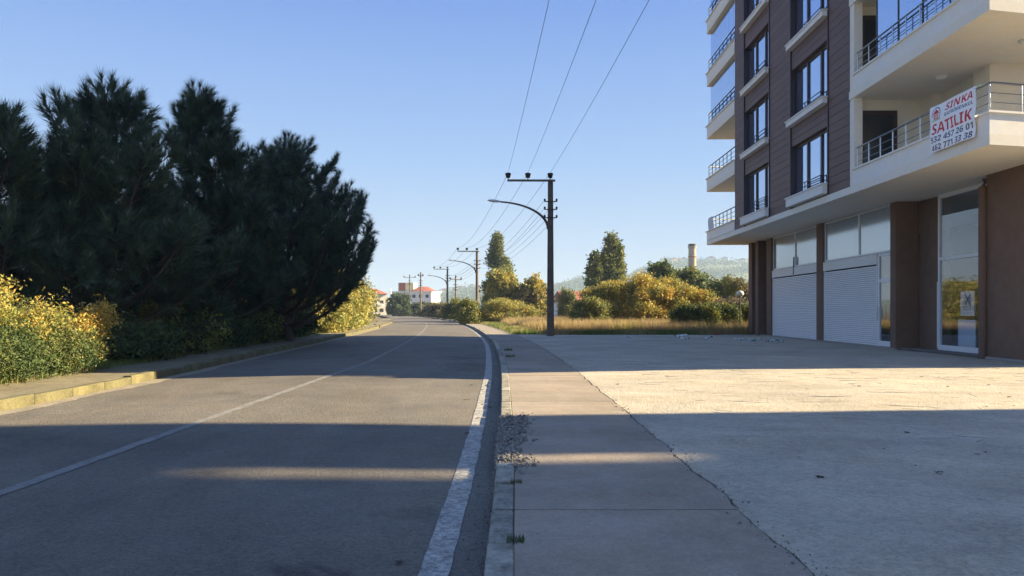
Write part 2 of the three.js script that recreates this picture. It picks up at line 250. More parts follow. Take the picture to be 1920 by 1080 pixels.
// ------------------------------------------------------------------ foliage kit
function leafClump(n, size, spread, seed, narrow = .55) {
  const r = rng(seed), pos = [], nor = [];
  for (let i = 0; i < n; i++) {
    const c = V(r() - .5, r() - .5, r() - .5).multiplyScalar(2 * spread), a = V(r() - .5, r() - .35, r() - .5).normalize(), b = V(r() - .5, r() - .5, r() - .5).cross(a).normalize(), nn = a.clone().cross(b), L = size * (.7 + r() * .6), w = L * narrow;
    const p0 = c, p1 = c.clone().addScaledVector(a, L * .5).addScaledVector(b, w * .5).addScaledVector(nn, L * .08), p2 = c.clone().addScaledVector(a, L), p3 = c.clone().addScaledVector(a, L * .5).addScaledVector(b, -w * .5).addScaledVector(nn, L * .08);
    for (const q of [p0, p1, p2, p0, p2, p3]) pos.push(q.x, q.y, q.z);
  }
  const g = new THREE.BufferGeometry(); g.setAttribute('position', new THREE.Float32BufferAttribute(pos, 3)); g.computeVertexNormals(); return g;
}
const leafMat = new THREE.MeshPhysicalMaterial({ color: 0xffffff, roughness: .75, side: THREE.DoubleSide, transmission: .42, thickness: 0, ior: 1.3 });
const needleMat = new THREE.MeshStandardMaterial({ color: 0xffffff, roughness: .7, side: THREE.DoubleSide });
const clumps = { fine: leafClump(9, .085, .11, 1), mid: leafClump(10, .15, .20, 2), coarse: leafClump(10, .30, .42, 3), big: leafClump(12, .5, .75, 4), tiny: leafClump(9, .055, .085, 6, .5), huge: leafClump(14, 1.6, 2.4, 5, .8) };
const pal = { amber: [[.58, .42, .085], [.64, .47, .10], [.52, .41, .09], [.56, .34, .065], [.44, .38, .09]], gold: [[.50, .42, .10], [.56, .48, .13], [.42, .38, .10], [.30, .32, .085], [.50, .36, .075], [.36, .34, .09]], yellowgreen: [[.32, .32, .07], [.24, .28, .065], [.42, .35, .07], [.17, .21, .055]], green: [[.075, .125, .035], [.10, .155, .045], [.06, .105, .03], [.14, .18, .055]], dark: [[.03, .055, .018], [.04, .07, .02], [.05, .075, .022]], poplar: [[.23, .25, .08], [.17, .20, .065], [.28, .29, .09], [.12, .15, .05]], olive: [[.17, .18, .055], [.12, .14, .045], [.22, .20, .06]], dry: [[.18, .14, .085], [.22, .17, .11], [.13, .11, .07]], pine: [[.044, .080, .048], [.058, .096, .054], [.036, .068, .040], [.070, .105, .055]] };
// clumps spread through lobes, thicker towards the outside, with an uneven outline; colour drifts in patches from leaf to leaf
function crown(parent, lobes, n, geo, palette, seed, o = {}) {
  const r = rng(seed), im = new THREE.InstancedMesh(geo, o.mat || leafMat, n), m4 = new THREE.Matrix4(), vol = lobes.map((l) => l[3] * l[4] * l[5]), sum = vol.reduce((a, b) => a + b, 0), col = new THREE.Color();
  for (let i = 0; i < n; i++) {
    let q = r() * sum, k = 0; while (k < lobes.length - 1 && (q -= vol[k]) > 0) k++;
    const l = lobes[k], u = V(r() * 2 - 1, r() * 2 - 1, r() * 2 - 1); if (u.length() < .05) u.set(0, 1, 0); u.normalize();
    const f = Math.pow(r(), .42) * (.80 + .42 * n3(u.x * 2.6 + l[0], u.y * 2.6 + l[1], u.z * 2.6 + seed) + .25 * n3(u.x * 6, u.y * 6 + seed, u.z * 6));
    const g = r() < .14 ? 1.28 : 1; const p = V(l[0] + u.x * l[3] * f * g, Math.max(o.floor ?? .04, l[1] + u.y * l[4] * f * g), l[2] + u.z * l[5] * f * g), s = (o.scale || 1) * (.7 + r() * .7);
    m4.compose(p, new THREE.Quaternion().setFromEuler(new THREE.Euler(r() * 6.3, r() * 6.3, r() * 6.3)), V(s, s, s)); im.setMatrixAt(i, m4);
    const a = Math.min(palette.length - 1, Math.max(0, Math.floor((.5 + .9 * n3(p.x / (o.drift || .9), p.y / (o.drift || .9), p.z / (o.drift || .9) + seed) + (r() - .5) * .9) * palette.length))), v = .8 + r() * .4, c = palette[a];
    im.setColorAt(i, col.setRGB(c[0] * v, c[1] * v, c[2] * v));
  }
  im.name = o.name || 'crown'; im.castShadow = im.receiveShadow = true; im.userData = { kind: 'stuff' }; parent.add(im); return im;
}
function stemsOf(parent, base, tips, r0, name = 'trunk', mat = M.bark) {
  const list = tips.map((t, k) => { const b = base.clone().add(V((k % 3 - 1) * .06, 0, (k % 2) * .05)), mid = b.clone().lerp(t, .5).add(V((k % 2 - .5) * .2, .15, (k % 3 - 1) * .1)); return tubePts([b, b.clone().lerp(mid, .5), mid, t], r0, 6, r0 * .3); });
  return mesh(name, merge(list), mat, parent);
}
// shrub or tree: lobes are relative to its foot
function plant(name, label, category, x, d, lobes, n, geo, palette, seed, o = {}) {
  const t = thing(name, label, category, [x, o.y ?? .03, -d], 0, o.group), r = rng(seed + 3);
  const tips = []; for (let k = 0; k < (o.stems || 5); k++) { const l = lobes[k % lobes.length]; tips.push(V(l[0] + (r() - .5) * l[3] * 1.5, l[1] + (r() - .05) * l[4] * 1.05, l[2] + (r() - .5) * l[5] * 1.5)); }
  stemsOf(t, V(0, -.05, 0), tips, o.stem || .04, o.stemName || 'trunk');
  crown(t, lobes, n, geo, palette, seed, o); return t;
}

// pine: whorls of limbs that turn up at the tips, each twig a brush of long needles
const tuft = (() => { const r = rng(4), pos = []; const L = .36;
  for (let i = 0; i < 54; i++) { const h = Math.pow(r(), .8) * L, a = r() * 6.283, open = .95 - .5 * h / L + (r() - .5) * .35, len = .17 + r() * .09, w = .0085; const d = V(Math.cos(a) * Math.sin(open), Math.cos(open), Math.sin(a) * Math.sin(open)), s = V(-Math.sin(a), 0, Math.cos(a)), b = V(0, h, 0), e = b.clone().addScaledVector(d, len); const p = b.clone().addScaledVector(s, w), q = b.clone().addScaledVector(s, -w); for (const k of [p, q, e]) pos.push(k.x, k.y, k.z); }
  const g = new THREE.BufferGeometry(); g.setAttribute('position', new THREE.Float32BufferAttribute(pos, 3)); g.computeVertexNormals(); return g; })();
function pine(label, x, d, H, R, seed, low = .1) {
  const t = thing('pine_tree', label, 'tree', [x, .05, -d], 0, 'dark pines across the road'), r = rng(seed), wood = [], put = [];
  const lean = V((r() - .5) * .5, 0, (r() - .5) * .5), spine = (h) => V(lean.x * Math.pow(h / H, 2) + .12 * Math.sin(h * 1.3 + seed), h, lean.z * Math.pow(h / H, 2));
  const tp = []; for (let k = 0; k <= 10; k++) tp.push(spine(H * k / 10 - (k ? 0 : .1))); mesh('trunk', tubePts(tp, .17, 8, .03), M.bark, t);
  const shoot = (p, dir, s) => put.push([p, dir.clone().normalize(), s]);
  const rand = () => V(r() - .5, r() - .5, r() - .5);
  function twig(p, dir, len) { const steps = Math.max(2, Math.round(len / .27)), pts = [p.clone()]; let q = p.clone(), v = dir.clone(); for (let k = 0; k < steps; k++) { v.add(V(0, .13, 0)).normalize(); q = q.clone().addScaledVector(v, len / steps); pts.push(q); shoot(q, v.clone().multiplyScalar(.8).add(rand().multiplyScalar(.9)).add(V(0, .2, 0)), .85 + r() * .4); if (r() < .3) shoot(q, v.clone().multiplyScalar(.5).add(rand().multiplyScalar(1.3)), .8 + r() * .3); } shoot(q, v.clone().add(V(0, .4, 0)), 1.25); wood.push(tubePts(pts, .014, 4, .006)); }
  for (let h = H * low; h < H * .965; h += (h > H * .6 ? .5 : .42) + .2 * r()) {
    const f = h / H, len = Math.max(.4, R * Math.min(1, .78 + f * .7) * Math.pow(1 - f, .8) * 1.32), nb = f > .8 ? 4 : 5, a0 = r() * 6.28;
    for (let b = 0; b < nb; b++) {
      const az = a0 + b / nb * 6.283 + (r() - .5) * .7, L = len * (.45 + r() * .75), rise = .12 + f * .75 + (r() - .5) * .25, v = V(Math.cos(az), rise, Math.sin(az)).normalize(); let q = spine(h); const pts = [q.clone()], ns = Math.max(3, Math.round(L / .36));
      for (let k = 0; k < ns; k++) { v.add(V(0, .05 + .10 * k / ns, 0)).add(rand().multiplyScalar(.12)).normalize(); q = q.clone().addScaledVector(v, L / ns); pts.push(q);
        const u = (k + 1) / ns; if (u > .25) { const side = V(-v.z, .15, v.x).normalize(); for (const sg of [-1, 1]) if (r() < .9) twig(q, v.clone().multiplyScalar(.8).addScaledVector(side, sg * (.7 + r() * .4)).normalize(), (.25 + .34 * (1 - u) * L) * (.7 + r() * .5)); } }
      twig(q, v, .35); wood.push(tubePts(pts, .02 + .016 * L, 5, .012));
    }
  }
  const top = spine(H); for (let k = 0; k < 7; k++) twig(spine(H * (.93 + .01 * k)), V(Math.cos(k * 2.4) * .6, 1, Math.sin(k * 2.4) * .6).normalize(), .45); twig(spine(H * .98), V(0, 1, 0), .5);
  mesh('limbs', merge(wood), M.bark, t).userData = { kind: 'stuff' };
  const im = new THREE.InstancedMesh(tuft, needleMat, put.length), m4 = new THREE.Matrix4(), up = V(0, 1, 0), qn = new THREE.Quaternion(), col = new THREE.Color();
  put.forEach(([p, v, s], i) => { qn.setFromUnitVectors(up, v); m4.compose(p, qn, V(s * 1.25, s * 1.15, s * 1.25)); im.setMatrixAt(i, m4); const c = pal.pine[r() * 4 | 0], k = .85 + r() * .4; im.setColorAt(i, col.setRGB(c[0] * k, c[1] * k, c[2] * k)); });
  im.name = 'crown'; im.userData = { kind: 'stuff' }; im.castShadow = im.receiveShadow = true; t.add(im); return t;
}

// ------------------------------------------------------------------ the apartment building on the right
const TH = -.01476;                                    // its long side runs very nearly along the view
const BX = 12.4, BD = 28, XO = 10.2;                    // shop front, origin, overhanging upper front
{
  const c = Math.cos(TH), s = Math.sin(TH), bx = BX * c + -BD * s, bz = -BX * s + -BD * c;
  const B = thing('apartment_building', 'tall apartment building with dark brown plank cladding, white balconies and shuttered shops', 'building', [bx, 0, bz], TH);
  const bb = (x0, x1, y0, y1, d0, d1) => uvm(box(x1 - x0, y1 - y0, d1 - d0, (x0 + x1) / 2 - BX, (y0 + y1) / 2, -((d0 + d1) / 2 - BD)));
  const rb = (x0, x1, y0, y1, d0, d1, r = .012) => uvm(rbox(x1 - x0, y1 - y0, d1 - d0, (x0 + x1) / 2 - BX, (y0 + y1) / 2, -((d0 + d1) / 2 - BD), r));
  const L = (x, y, d) => V(x - BX, y, -(d - BD));
  function prism(pts, y0, y1) {          // plan outline as [x, d]
    const sh = new THREE.Shape(pts.map(([x, d]) => new THREE.Vector2(x - BX, d - BD))); const g = new THREE.ExtrudeGeometry(sh, { depth: y1 - y0, bevelEnabled: false }); g.rotateX(-Math.PI / 2).translate(0, y0, 0); return uvm(g);
  }
  const ST = 2.91, F1 = 5.15, NF = 5, TOP = F1 + NF * ST;
  // -- ground floor
  const endLine = (x) => 16.7 + .24 * (x - XO);
  mesh('wall', merge([bb(23.7, 24, 0, 4.92, 18.2, 42), bb(12.7, 23.7, 0, 4.92, 41.7, 42)]), M.brown, B);
  mesh('wall', prism([[12.4, 20.5], [12.75, 20.5], [12.75, 18.1], [23.7, 20.7], [23.7, 20.3], [12.4, 17.6]], 0, 4.92), M.brown, B);
  mesh('shop_floor', bb(12.45, 23.7, .02, .06, 20.8, 41.7), M.interior, B);
  mesh('partition', bb(18.6, 18.75, .06, 4.92, 20.9, 41.7), M.interior, B);
  mesh('soffit_slab', prism([[XO - .03, 16.7], [XO - .03, 42.2], [24, 42.2], [24, 20.02]], 4.92, F1), M.plaster, B);
  const colm = (x0, x1, d0, d1) => mesh('column', rb(x0, x1, -.02, 4.92, d0, d1, .02), M.brown, B);
  colm(12.35, 12.85, 38.05, 38.75); colm(12.2, 12.7, 39.6, 40.1); colm(12.2, 12.75, 40.7, 41.3);
  colm(12.38, 12.8, 31.58, 32.25); colm(12.38, 13.16, 25.42, 25.8); colm(13.15, 13.5, 24.12, 25.41);
  const pipe = mesh('downpipe', tubePts([L(12.33, 0, 20.55), L(12.33, 2, 20.55), L(12.33, 4.6, 20.55), L(12.42, 4.8, 20.55)], .1, 12), M.brown, B);
  mesh('skirting', merge([rb(12.30, 12.40, 0, .07, 17.9, 20.4), rb(12.31, 12.42, 0, .05, 25.4, 41.5)]), plain([.32, .30, .27], .95), B);
  // roller shutters with slats
  const slatShape = (len) => { const s = new THREE.Shape(); s.moveTo(0, 0); s.lineTo(.006, .004); for (let k = 0; k <= 5; k++) { const a = k / 5 * Math.PI; s.lineTo(-.016 * Math.sin(a) , .006 + .058 * k / 5); } s.lineTo(.006, .066); s.lineTo(.006, .0); const g = new THREE.ExtrudeGeometry(s, { depth: len, bevelEnabled: false }); return g; };
  function shutter(d0, d1) {
    const g = group('roller_shutter', B), geo = slatShape(d1 - d0 - .08); g.position.copy(L(12.47, 0, d1 - .04));
    for (let y = .05, k = 0; y < 2.88; y += .0745, k++) { const m = mesh('slat', geo, M.shutter, g); m.position.y = y; }
    mesh('bottom_bar', box(.04, .05, d1 - d0 - .08, .0, .025, (d1 - d0) / 2 - .04), M.alu, g);
    for (const z of [-.02, d1 - d0 - .06]) mesh('guide_rail', rbox(.07, 2.92, .06, -.005, 1.46, z, .006), M.alu, g);
    mesh('shutter_box', rbox(.14, .36, d1 - d0 + .0, 0, 3.10, (d1 - d0) / 2 - .04, .01), M.white, g);
  }
  shutter(32.26, 38.04); shutter(26.85, 31.57);
  function transom(d0, d1, split) {
    const g = group('transom_window', B), y0 = 3.30, y1 = 4.90, fr = [bb(12.46, 12.54, y0, y0 + .06, d0, d1), bb(12.46, 12.54, y1 - .05, y1, d0, d1), bb(12.462, 12.538, y0 + .06, y1 - .05, d0, d0 + .06), bb(12.462, 12.538, y0 + .06, y1 - .05, d1 - .06, d1), bb(12.455, 12.535, y0 + .06, y1 - .05, split - .04, split + .04)];
    mesh('frame', merge(fr), M.alu, g); mesh('pane', bb(12.49, 12.50, y0 + .06, y1 - .05, d0 + .06, split - .04), M.dustGlass, g); mesh('pane', bb(12.49, 12.50, y0 + .06, y1 - .05, split + .04, d1 - .06), M.dustGlass, g);
  }
  transom(32.27, 38.03, 34.95); transom(25.82, 31.56, 28.35);
  mesh('bracket_bar', tubePts([L(12.40, 2.95, 35.0), L(12.40, 3.75, 34.95)], .03, 6), M.dark, B);
  { // aluminium shop door beside the second shutter
    const g = group('shop_door', B), d0 = 25.82, d1 = 26.83, X0 = 12.45, X1 = 12.53;
    mesh('frame', merge([bb(X0, X1, .03, 3.28, d0, d0 + .07), bb(X0, X1, .03, 3.28, d1 - .1, d1), bb(X0 + .002, X1 - .002, 2.27, 2.40, d0 + .07, d1 - .1), bb(X0 + .002, X1 - .002, 3.18, 3.28, d0 + .07, d1 - .1), bb(X0 + .002, X1 - .002, .03, .24, d0 + .07, d1 - .1)]), M.alu, g);
    mesh('pane', bb(12.485, 12.495, .24, 2.27, d0 + .07, d1 - .1), M.pane, g); mesh('pane', bb(12.485, 12.495, 2.40, 3.18, d0 + .07, d1 - .1), M.pane, g);
    for (const [x, d] of [[12.40, d1 - .05], [12.40, d0 + .35]]) mesh('handle', tubePts([L(x + .05, .98, d), L(x, 1.0, d), L(x, 1.42, d), L(x + .05, 1.44, d)], .014, 6), M.steel, g);
  }
  { // showcase window by the corner
    const g = group('showcase_window', B), d0 = 20.75, d1 = 24.1, X = 13.1;
    mesh('frame', merge([bb(X - .04, X + .05, .0, .22, d0, d1), bb(X - .04, X + .05, 4.8, 4.92, d0, d1), bb(X - .038, X + .048, .22, 4.8, d0, d0 + .08), bb(X - .038, X + .048, .22, 4.8, d1 - .09, d1), bb(X - .045, X + .045, 2.86, 2.96, d0 + .08, d1 - .09)]), M.alu, g);
    mesh('pane', bb(X, X + .01, .22, 2.86, d0 + .08, d1 - .09), M.pane, g); mesh('pane', bb(X, X + .01, 2.96, 4.8, d0 + .08, d1 - .09), M.pane, g);
    mesh('tape_cross', merge([box(.004, .42, .03).rotateX(.7), box(.004, .42, .03).rotateX(-.7)]).translate(X - .008 - BX, 1.62, -(22.55 - BD)), M.dark, g);
    mesh('filler_strip', rb(X - .06, X - .041, .1, 2.2, d1 - .03, d1 + .02, .004), M.paper, g);
  }
  // -- upper storeys: core and cladding
  mesh('wall', prism([[10.46, 23.84], [10.46, 36.7], [13.62, 36.7], [13.62, 42.15], [24, 42.15], [24, 20.35], [12.4, 20.35], [12.4, 21.1], [12.62, 21.1], [12.62, 23.1], [12.4, 23.1], [12.4, 23.84]], F1, TOP), M.plaster, B);
  mesh('roof_slab', prism([[XO - .1, 16.6], [XO - .1, 42.3], [24.2, 42.3], [24.2, 19.9]], TOP, TOP + .9), M.white, B);
  mesh('corner_pier', bb(XO, 10.46, F1, TOP, 23.55, 23.84), M.plaster, B);
  const strips = [[35.2, 36.72], [29.1, 31.55], [23.86, 25.5]], baysD = [[31.55, 35.2], [25.5, 29.1]];
  const clad = group('cladding', B), pr = rng(31), PH = .2846;
  const plankGeos = new Map();
  function plank(d0, d1, y0, h, x) {
    const key = (d1 - d0).toFixed(2) + h.toFixed(2); if (!plankGeos.has(key)) plankGeos.set(key, uvm(rbox(.03, h - .010, d1 - d0, 0, 0, 0, .004)));
    const m = mesh('plank', plankGeos.get(key), plankMats[pr() * 4 | 0], clad); m.position.copy(L(x + .015, y0 + h / 2, (d0 + d1) / 2)); m.position.x += (pr() - .5) * .003;
  }
  for (const [d0, d1] of strips) { mesh('backing', bb(10.235, 10.46, F1, TOP, d0 + .01, d1 - .01), plankMats[2], clad); for (let y = F1; y < TOP - .1; y += PH) plank(d0, d1, y, Math.min(PH, TOP - y), 10.20); }
  for (const [d0, d1] of baysD) for (let f = 0; f < NF; f++) {
    const head = 7.5 + f * ST, next = f < NF - 1 ? 8.25 + f * ST : TOP; mesh('backing', bb(10.25, 10.46, head, next, d0 + .061, d1 - .061), plankMats[2], clad);
    const rows = 3, h = (next - head) / rows; for (let k = 0; k < rows; k++) plank(d0 + .065, d1 - .065, head + k * h, h, 10.218);
  }
  for (const [d0, d1] of baysD) for (const d of [d0 + .03, d1 - .03]) mesh('corner_trim', bb(10.165, 10.46, F1 + .003, TOP, d - .03, d + .03), M.frame, clad);
  // windows of three lights with low guard rails
  function windowAt(d0, d1, f) {
    const g = group('window', B), y0 = 5.57 + f * ST, y1 = 7.5 + f * ST, a = d0 + .065, b = d1 - .065, w = (b - a) / 3, m1 = a + w * .86, m2 = a + w * 1.95;
    mesh('frame', merge([bb(10.37, 10.455, y0, y0 + .07, a, b), bb(10.37, 10.455, y1 - .08, y1, a, b), bb(10.372, 10.453, y0 + .07, y1 - .08, a, a + .07), bb(10.372, 10.453, y0 + .07, y1 - .08, b - .07, b)]), M.frame, g);
    for (const m of [m1, m2]) mesh('mullion', bb(10.36, 10.452, y0 + .07, y1 - .08, m - .055, m + .055), M.frame, g);
    for (const [p, q] of [[a + .07, m1 - .055], [m1 + .055, m2 - .055], [m2 + .055, b - .07]]) mesh('pane', bb(10.41, 10.425, y0 + .07, y1 - .08, p, q), M.mirrorGlass, g);
    const rails = d0 > 30 ? 4 : 3; for (let k = 0; k < rails; k++) mesh('guard_rail', tubePts([L(10.31, y0 + .1 + k * .16, m1 - .25), L(10.31, y0 + .1 + k * .16, m2 + .25)], .018, 6), M.blackSteel, g);
    for (const m of [m1 - .1, m2 + .1]) mesh('guard_post', tubePts([L(10.31, y0 + .04, m), L(10.31, y0 + .12 + (rails - 1) * .16, m)], .018, 6), M.blackSteel, g);
    const t = f ? .23 : .35; mesh('sill', merge([rb(10.0, 10.40, y0 - t, y0 - .05, d0 + .03, d1 - .03, .008), rb(9.965, 10.40, y0 - .05, y0 - .004, d0 + .0, d1 - .0, .006)]), M.white, g);
  }
  for (const [d0, d1] of baysD) for (let f = 0; f < NF; f++) windowAt(d0, d1, f);
  // balconies at the near corner
  const rail = (g, pts, y, r = .022, mat = M.steel) => mesh('rail', tubePts(pts.map(([x, d]) => L(x, y, d)), r, 8), mat, g);
  function nearBalcony(f) {
    const g = group('balcony', B), y0 = (f ? 7.86 + (f - 1) * ST : 4.92), yf = f ? y0 + .25 : F1, yt = 5.62 + f * ST, e = [XO, 16.7], x2 = 22, d2 = endLine(22);
    if (f) mesh('slab', prism([[XO - .03, 16.7], [XO - .03, 23.84], [12.9, 23.84], [12.9, 20.6], [x2, d2 + 1.2], [x2, d2]], y0, yf), M.plaster, g);
    const n = .18; mesh('parapet', prism([[XO - .03, 16.7], [XO - .03, 23.54], [XO + n, 23.54], [XO + n, 16.7 + n], [x2, d2 + n], [x2, d2]], yf, yt), M.white, g);
    mesh('coping', prism([[XO - .08, 16.64], [XO - .08, 23.54], [XO + n + .04, 23.54], [XO + n + .04, 16.74 + n], [x2, d2 + n + .04], [x2, d2 - .06]], yt, yt + .045), M.white, g);
    const yr = yt + .045, inx = XO + .08, P0 = [inx, 23.5], P1 = [inx, 16.82], P2 = [21.9, endLine(21.9) + .1];
    for (const [dy, r] of [[.64, .028], [.42, .012], [.21, .012]]) rail(g, [P0, P1, P2], yr + dy, r, M.railSteel);
    for (let k = 0; k < 10; k++) mesh('post', tubePts([L(inx, yr, 23.45 - k * .73), L(inx, yr + .63, 23.45 - k * .73)], .02, 8), M.steel, g);
    for (let k = 1; k < 14; k++) { const x = inx + k * .78; mesh('post', tubePts([L(x, yr, endLine(x) + .1), L(x, yr + .63, endLine(x) + .1)], .02, 8), M.steel, g); }
    // door in the return wall and window in the back wall
    const dg = group('balcony_door', B), fy = yf + .02, D = 23.83;
    mesh('frame', merge([bb(10.5, 10.62, fy, fy + 2.35, D - .05, D + .03), bb(11.52, 11.64, fy, fy + 2.35, D - .05, D + .03), bb(10.62, 11.52, fy + 2.2, fy + 2.35, D - .048, D + .03), bb(10.62, 11.52, fy, fy + .12, D - .048, D + .03)]), M.frame, dg); mesh('pane', bb(10.62, 11.52, fy + .12, fy + 2.2, D - .03, D - .02), plain([.03, .035, .04], .08), dg);
    const wg = group('balcony_window', B); mesh('frame', merge([bb(12.57, 12.64, fy + 2.25, fy + 2.37, 21.25, 22.5), bb(12.57, 12.64, fy + .8, fy + .9, 21.25, 22.5), bb(12.572, 12.64, fy + .9, fy + 2.25, 21.25, 21.35), bb(12.572, 12.64, fy + .9, fy + 2.25, 22.4, 22.5)]), M.frame, wg); mesh('pane', bb(12.59, 12.6, fy + .9, fy + 2.25, 21.35, 22.4), plain([.03, .035, .04], .06), wg);
    if (f) { // folding glass on the upper floors
      const gg = group('balcony_glazing', B), ya = yt + .05, yb = 7.86 + f * ST - .02; const xs = XO + .17;
      for (let k = 0; k < 4; k++) { const p = 17.3 + k * 1.28; mesh('pane', bb(xs, xs + .012, ya, yb, p, p + 1.24), M.mirrorGlass, gg); mesh('upright', bb(xs - .02, xs + .03, ya, yb, p + 1.241, p + 1.279), M.blackSteel, gg); }
    }
  }
  for (let f = 0; f < NF; f++) nearBalcony(f);
  for (const [x, d] of [[11.7, 21.4], [12.2, 18.6]]) { const g = group('ceiling_lamp', B); mesh('base', cyl(.16, .15, .03, 0, -.03, 0, 20).translate(x - BX, 7.86, -(d - BD)), M.alu, g); mesh('dome', new THREE.SphereGeometry(.14, 20, 8, 0, 6.3, Math.PI / 2, Math.PI / 2).scale(1, .55, 1).translate(x - BX, 7.83, -(d - BD)), M.lampWhite, g); }
  // balconies at the far end
  for (let f = 0; f < NF; f++) {
    const g = group('end_balcony', B), y0 = f ? 7.86 + (f - 1) * ST : F1, yf = f ? y0 + .25 : F1 + .02, yt = 5.62 + f * ST, a = 36.72, b = 42.2;
    if (f) mesh('slab', bb(XO - .03, 13.6, y0, yf, a, b), M.plaster, g);
    mesh('parapet', prism([[XO - .03, a], [XO - .03, b], [13.6, b], [13.6, b - .18], [XO + .15, b - .18], [XO + .15, a]], yf, yt), M.white, g);
    mesh('coping', prism([[XO - .1, a], [XO - .1, b + .07], [13.6, b + .07], [13.6, b - .22], [XO + .19, b - .22], [XO + .19, a]], yt, yt + .045), M.white, g);
    const yr = yt + .045, inx = XO + .06; for (const [dy, r] of [[.66, .028], [.44, .012], [.22, .012]]) rail(g, [[inx, a + .03], [inx, b - .08], [13.5, b - .08]], yr + dy, r, M.blackSteel);
    for (let k = 0; k < 8; k++) mesh('post', tubePts([L(inx, yr, a + .15 + k * .74), L(inx, yr + .65, a + .15 + k * .74)], .02, 6), M.blackSteel, g);
    for (let k = 1; k < 5; k++) mesh('post', tubePts([L(inx + k * .8, yr, b - .08), L(inx + k * .8, yr + .65, b - .08)], .02, 6), M.blackSteel, g);
    if (f > 1) { const gg = group('balcony_glazing', B), ya = yt + .05, yb = 7.84 + f * ST, glass = M.pane, side = M.mirrorGlass; for (let k = 0; k < 7; k++) { const p = a + .1 + k * .75; mesh('pane', bb(XO + .15, XO + .162, ya, yb, p, p + .725), side, gg); } for (let k = 0; k < 3; k++) mesh('pane', bb(XO + .3 + k * 1.05, XO + 1.3 + k * 1.05, ya, yb, b - .17, b - .158), glass, gg); }
  }
  const cl = mesh('cloth', (() => { const g = new THREE.PlaneGeometry(.9, .75, 10, 8), p = g.attributes.position; for (let i = 0; i < p.count; i++) { const x = p.getX(i), y = p.getY(i); p.setZ(i, .05 * Math.sin(x * 9 + y * 2) + .03 * Math.sin(y * 7)); p.setX(i, x * (1 - .25 * (y + .37))); } g.rotateY(-Math.PI / 2); g.computeVertexNormals(); return g; })(), new THREE.MeshStandardMaterial({ color: C(.62, .63, .64), roughness: .9, side: THREE.DoubleSide }), scene);
  cl.name = 'cloth'; cl.position.copy(L(XO - .03, 5.98, 41.3).applyAxisAngle(V(0, 1, 0), TH).add(B.position)); cl.userData = { label: 'pale cloth hung over the lowest railing at the far end of the building', category: 'cloth' };

  // banner on the first balcony
  const cv = document.createElement('canvas'); cv.width = 1024; cv.height = 600; const x = cv.getContext('2d');
  x.fillStyle = '#f1f0f2'; x.fillRect(0, 0, 1024, 600);
  x.strokeStyle = '#5a6a78'; x.lineWidth = 14; x.beginPath(); x.arc(150, 120, 88, Math.PI * .92, Math.PI * 2.25); x.stroke();
  x.fillStyle = '#c8202c'; x.beginPath(); x.moveTo(75, 110); x.lineTo(150, 52); x.lineTo(225, 110); x.closePath(); x.fill(); x.fillRect(92, 118, 116, 14); x.fillRect(98, 140, 104, 40); x.fillStyle = '#f1f0f2'; x.fillRect(120, 148, 24, 20); x.fillRect(160, 148, 24, 20);
  x.strokeStyle = '#3f8f58'; x.lineWidth = 10; x.beginPath(); x.moveTo(60, 192); x.lineTo(236, 192); x.stroke();
  const put = (s, px, py, size, colr, w, italic) => { x.save(); x.fillStyle = colr; x.font = (italic ? 'italic ' : '') + 'bold ' + size + 'px sans-serif'; const k = w / x.measureText(s).width; x.translate(px, py); x.scale(k, 1); x.fillText(s, 0, 0); x.restore(); };
  put('SINKA', 330, 118, 116, '#c01f33', 620, true); put('GAYRİMENKUL', 330, 188, 60, '#33405e', 620);
  put('SATILIK', 45, 372, 190, '#c31a2b', 900); put('532 457 26 01', 30, 478, 104, '#27304f', 960); put('462 771 33 38', 40, 586, 104, '#27304f', 930);
  const bt = new THREE.CanvasTexture(cv); bt.colorSpace = THREE.SRGBColorSpace; bt.anisotropy = 8;
  const bg = new THREE.PlaneGeometry(1.9, 1.12, 36, 22), bp = bg.attributes.position; for (let i = 0; i < bp.count; i++) { const a = bp.getX(i), b = bp.getY(i); bp.setZ(i, .022 * Math.sin(a * 6 + b * 2) * (.6 - b * .5) + .012 * Math.sin(b * 11 + a * 3)); bp.setX(i, a * (1 - .03 * (.56 - b)) - .05 * (.56 - b)); }
  bg.computeVertexNormals(); bg.rotateY(-Math.PI / 2);
  const ban = thing('banner', 'white for sale banner with red and navy lettering tied to the balcony railing', 'banner', L(XO - .12, 0, 17.98).applyAxisAngle(V(0, 1, 0), TH).add(B.position).toArray(), TH);
  const sheetM = mesh('cloth', bg, new THREE.MeshStandardMaterial({ map: bt, roughness: .65, side: THREE.DoubleSide }), ban); sheetM.position.y = 5.74;
  for (const [z, y] of [[-.93, 6.28], [.93, 6.28], [.1, 6.29]]) mesh('tie', tubePts([V(0, y, z), V(.1, y + .04, z), V(.2, y + .05, z)], .008, 5), plain([.25, .6, .45], .6), ban);
  // white boards standing inside the showcase
  const bo = thing('board', 'white boards leaning behind the corner shop window glass', 'board', L(13.45, .06, 23.2).applyAxisAngle(V(0, 1, 0), TH).add(B.position).toArray(), TH);
  mesh('lower_board', rbox(.04, .95, .9, 0, .48, 0), M.paper, bo); mesh('upper_board', rbox(.04, .75, .7, .05, 1.45, -.05), M.paper, bo); mesh('inset', rbox(.02, .4, .4, .02, 1.45, -.05), plain([.35, .42, .5], .6), bo);
}
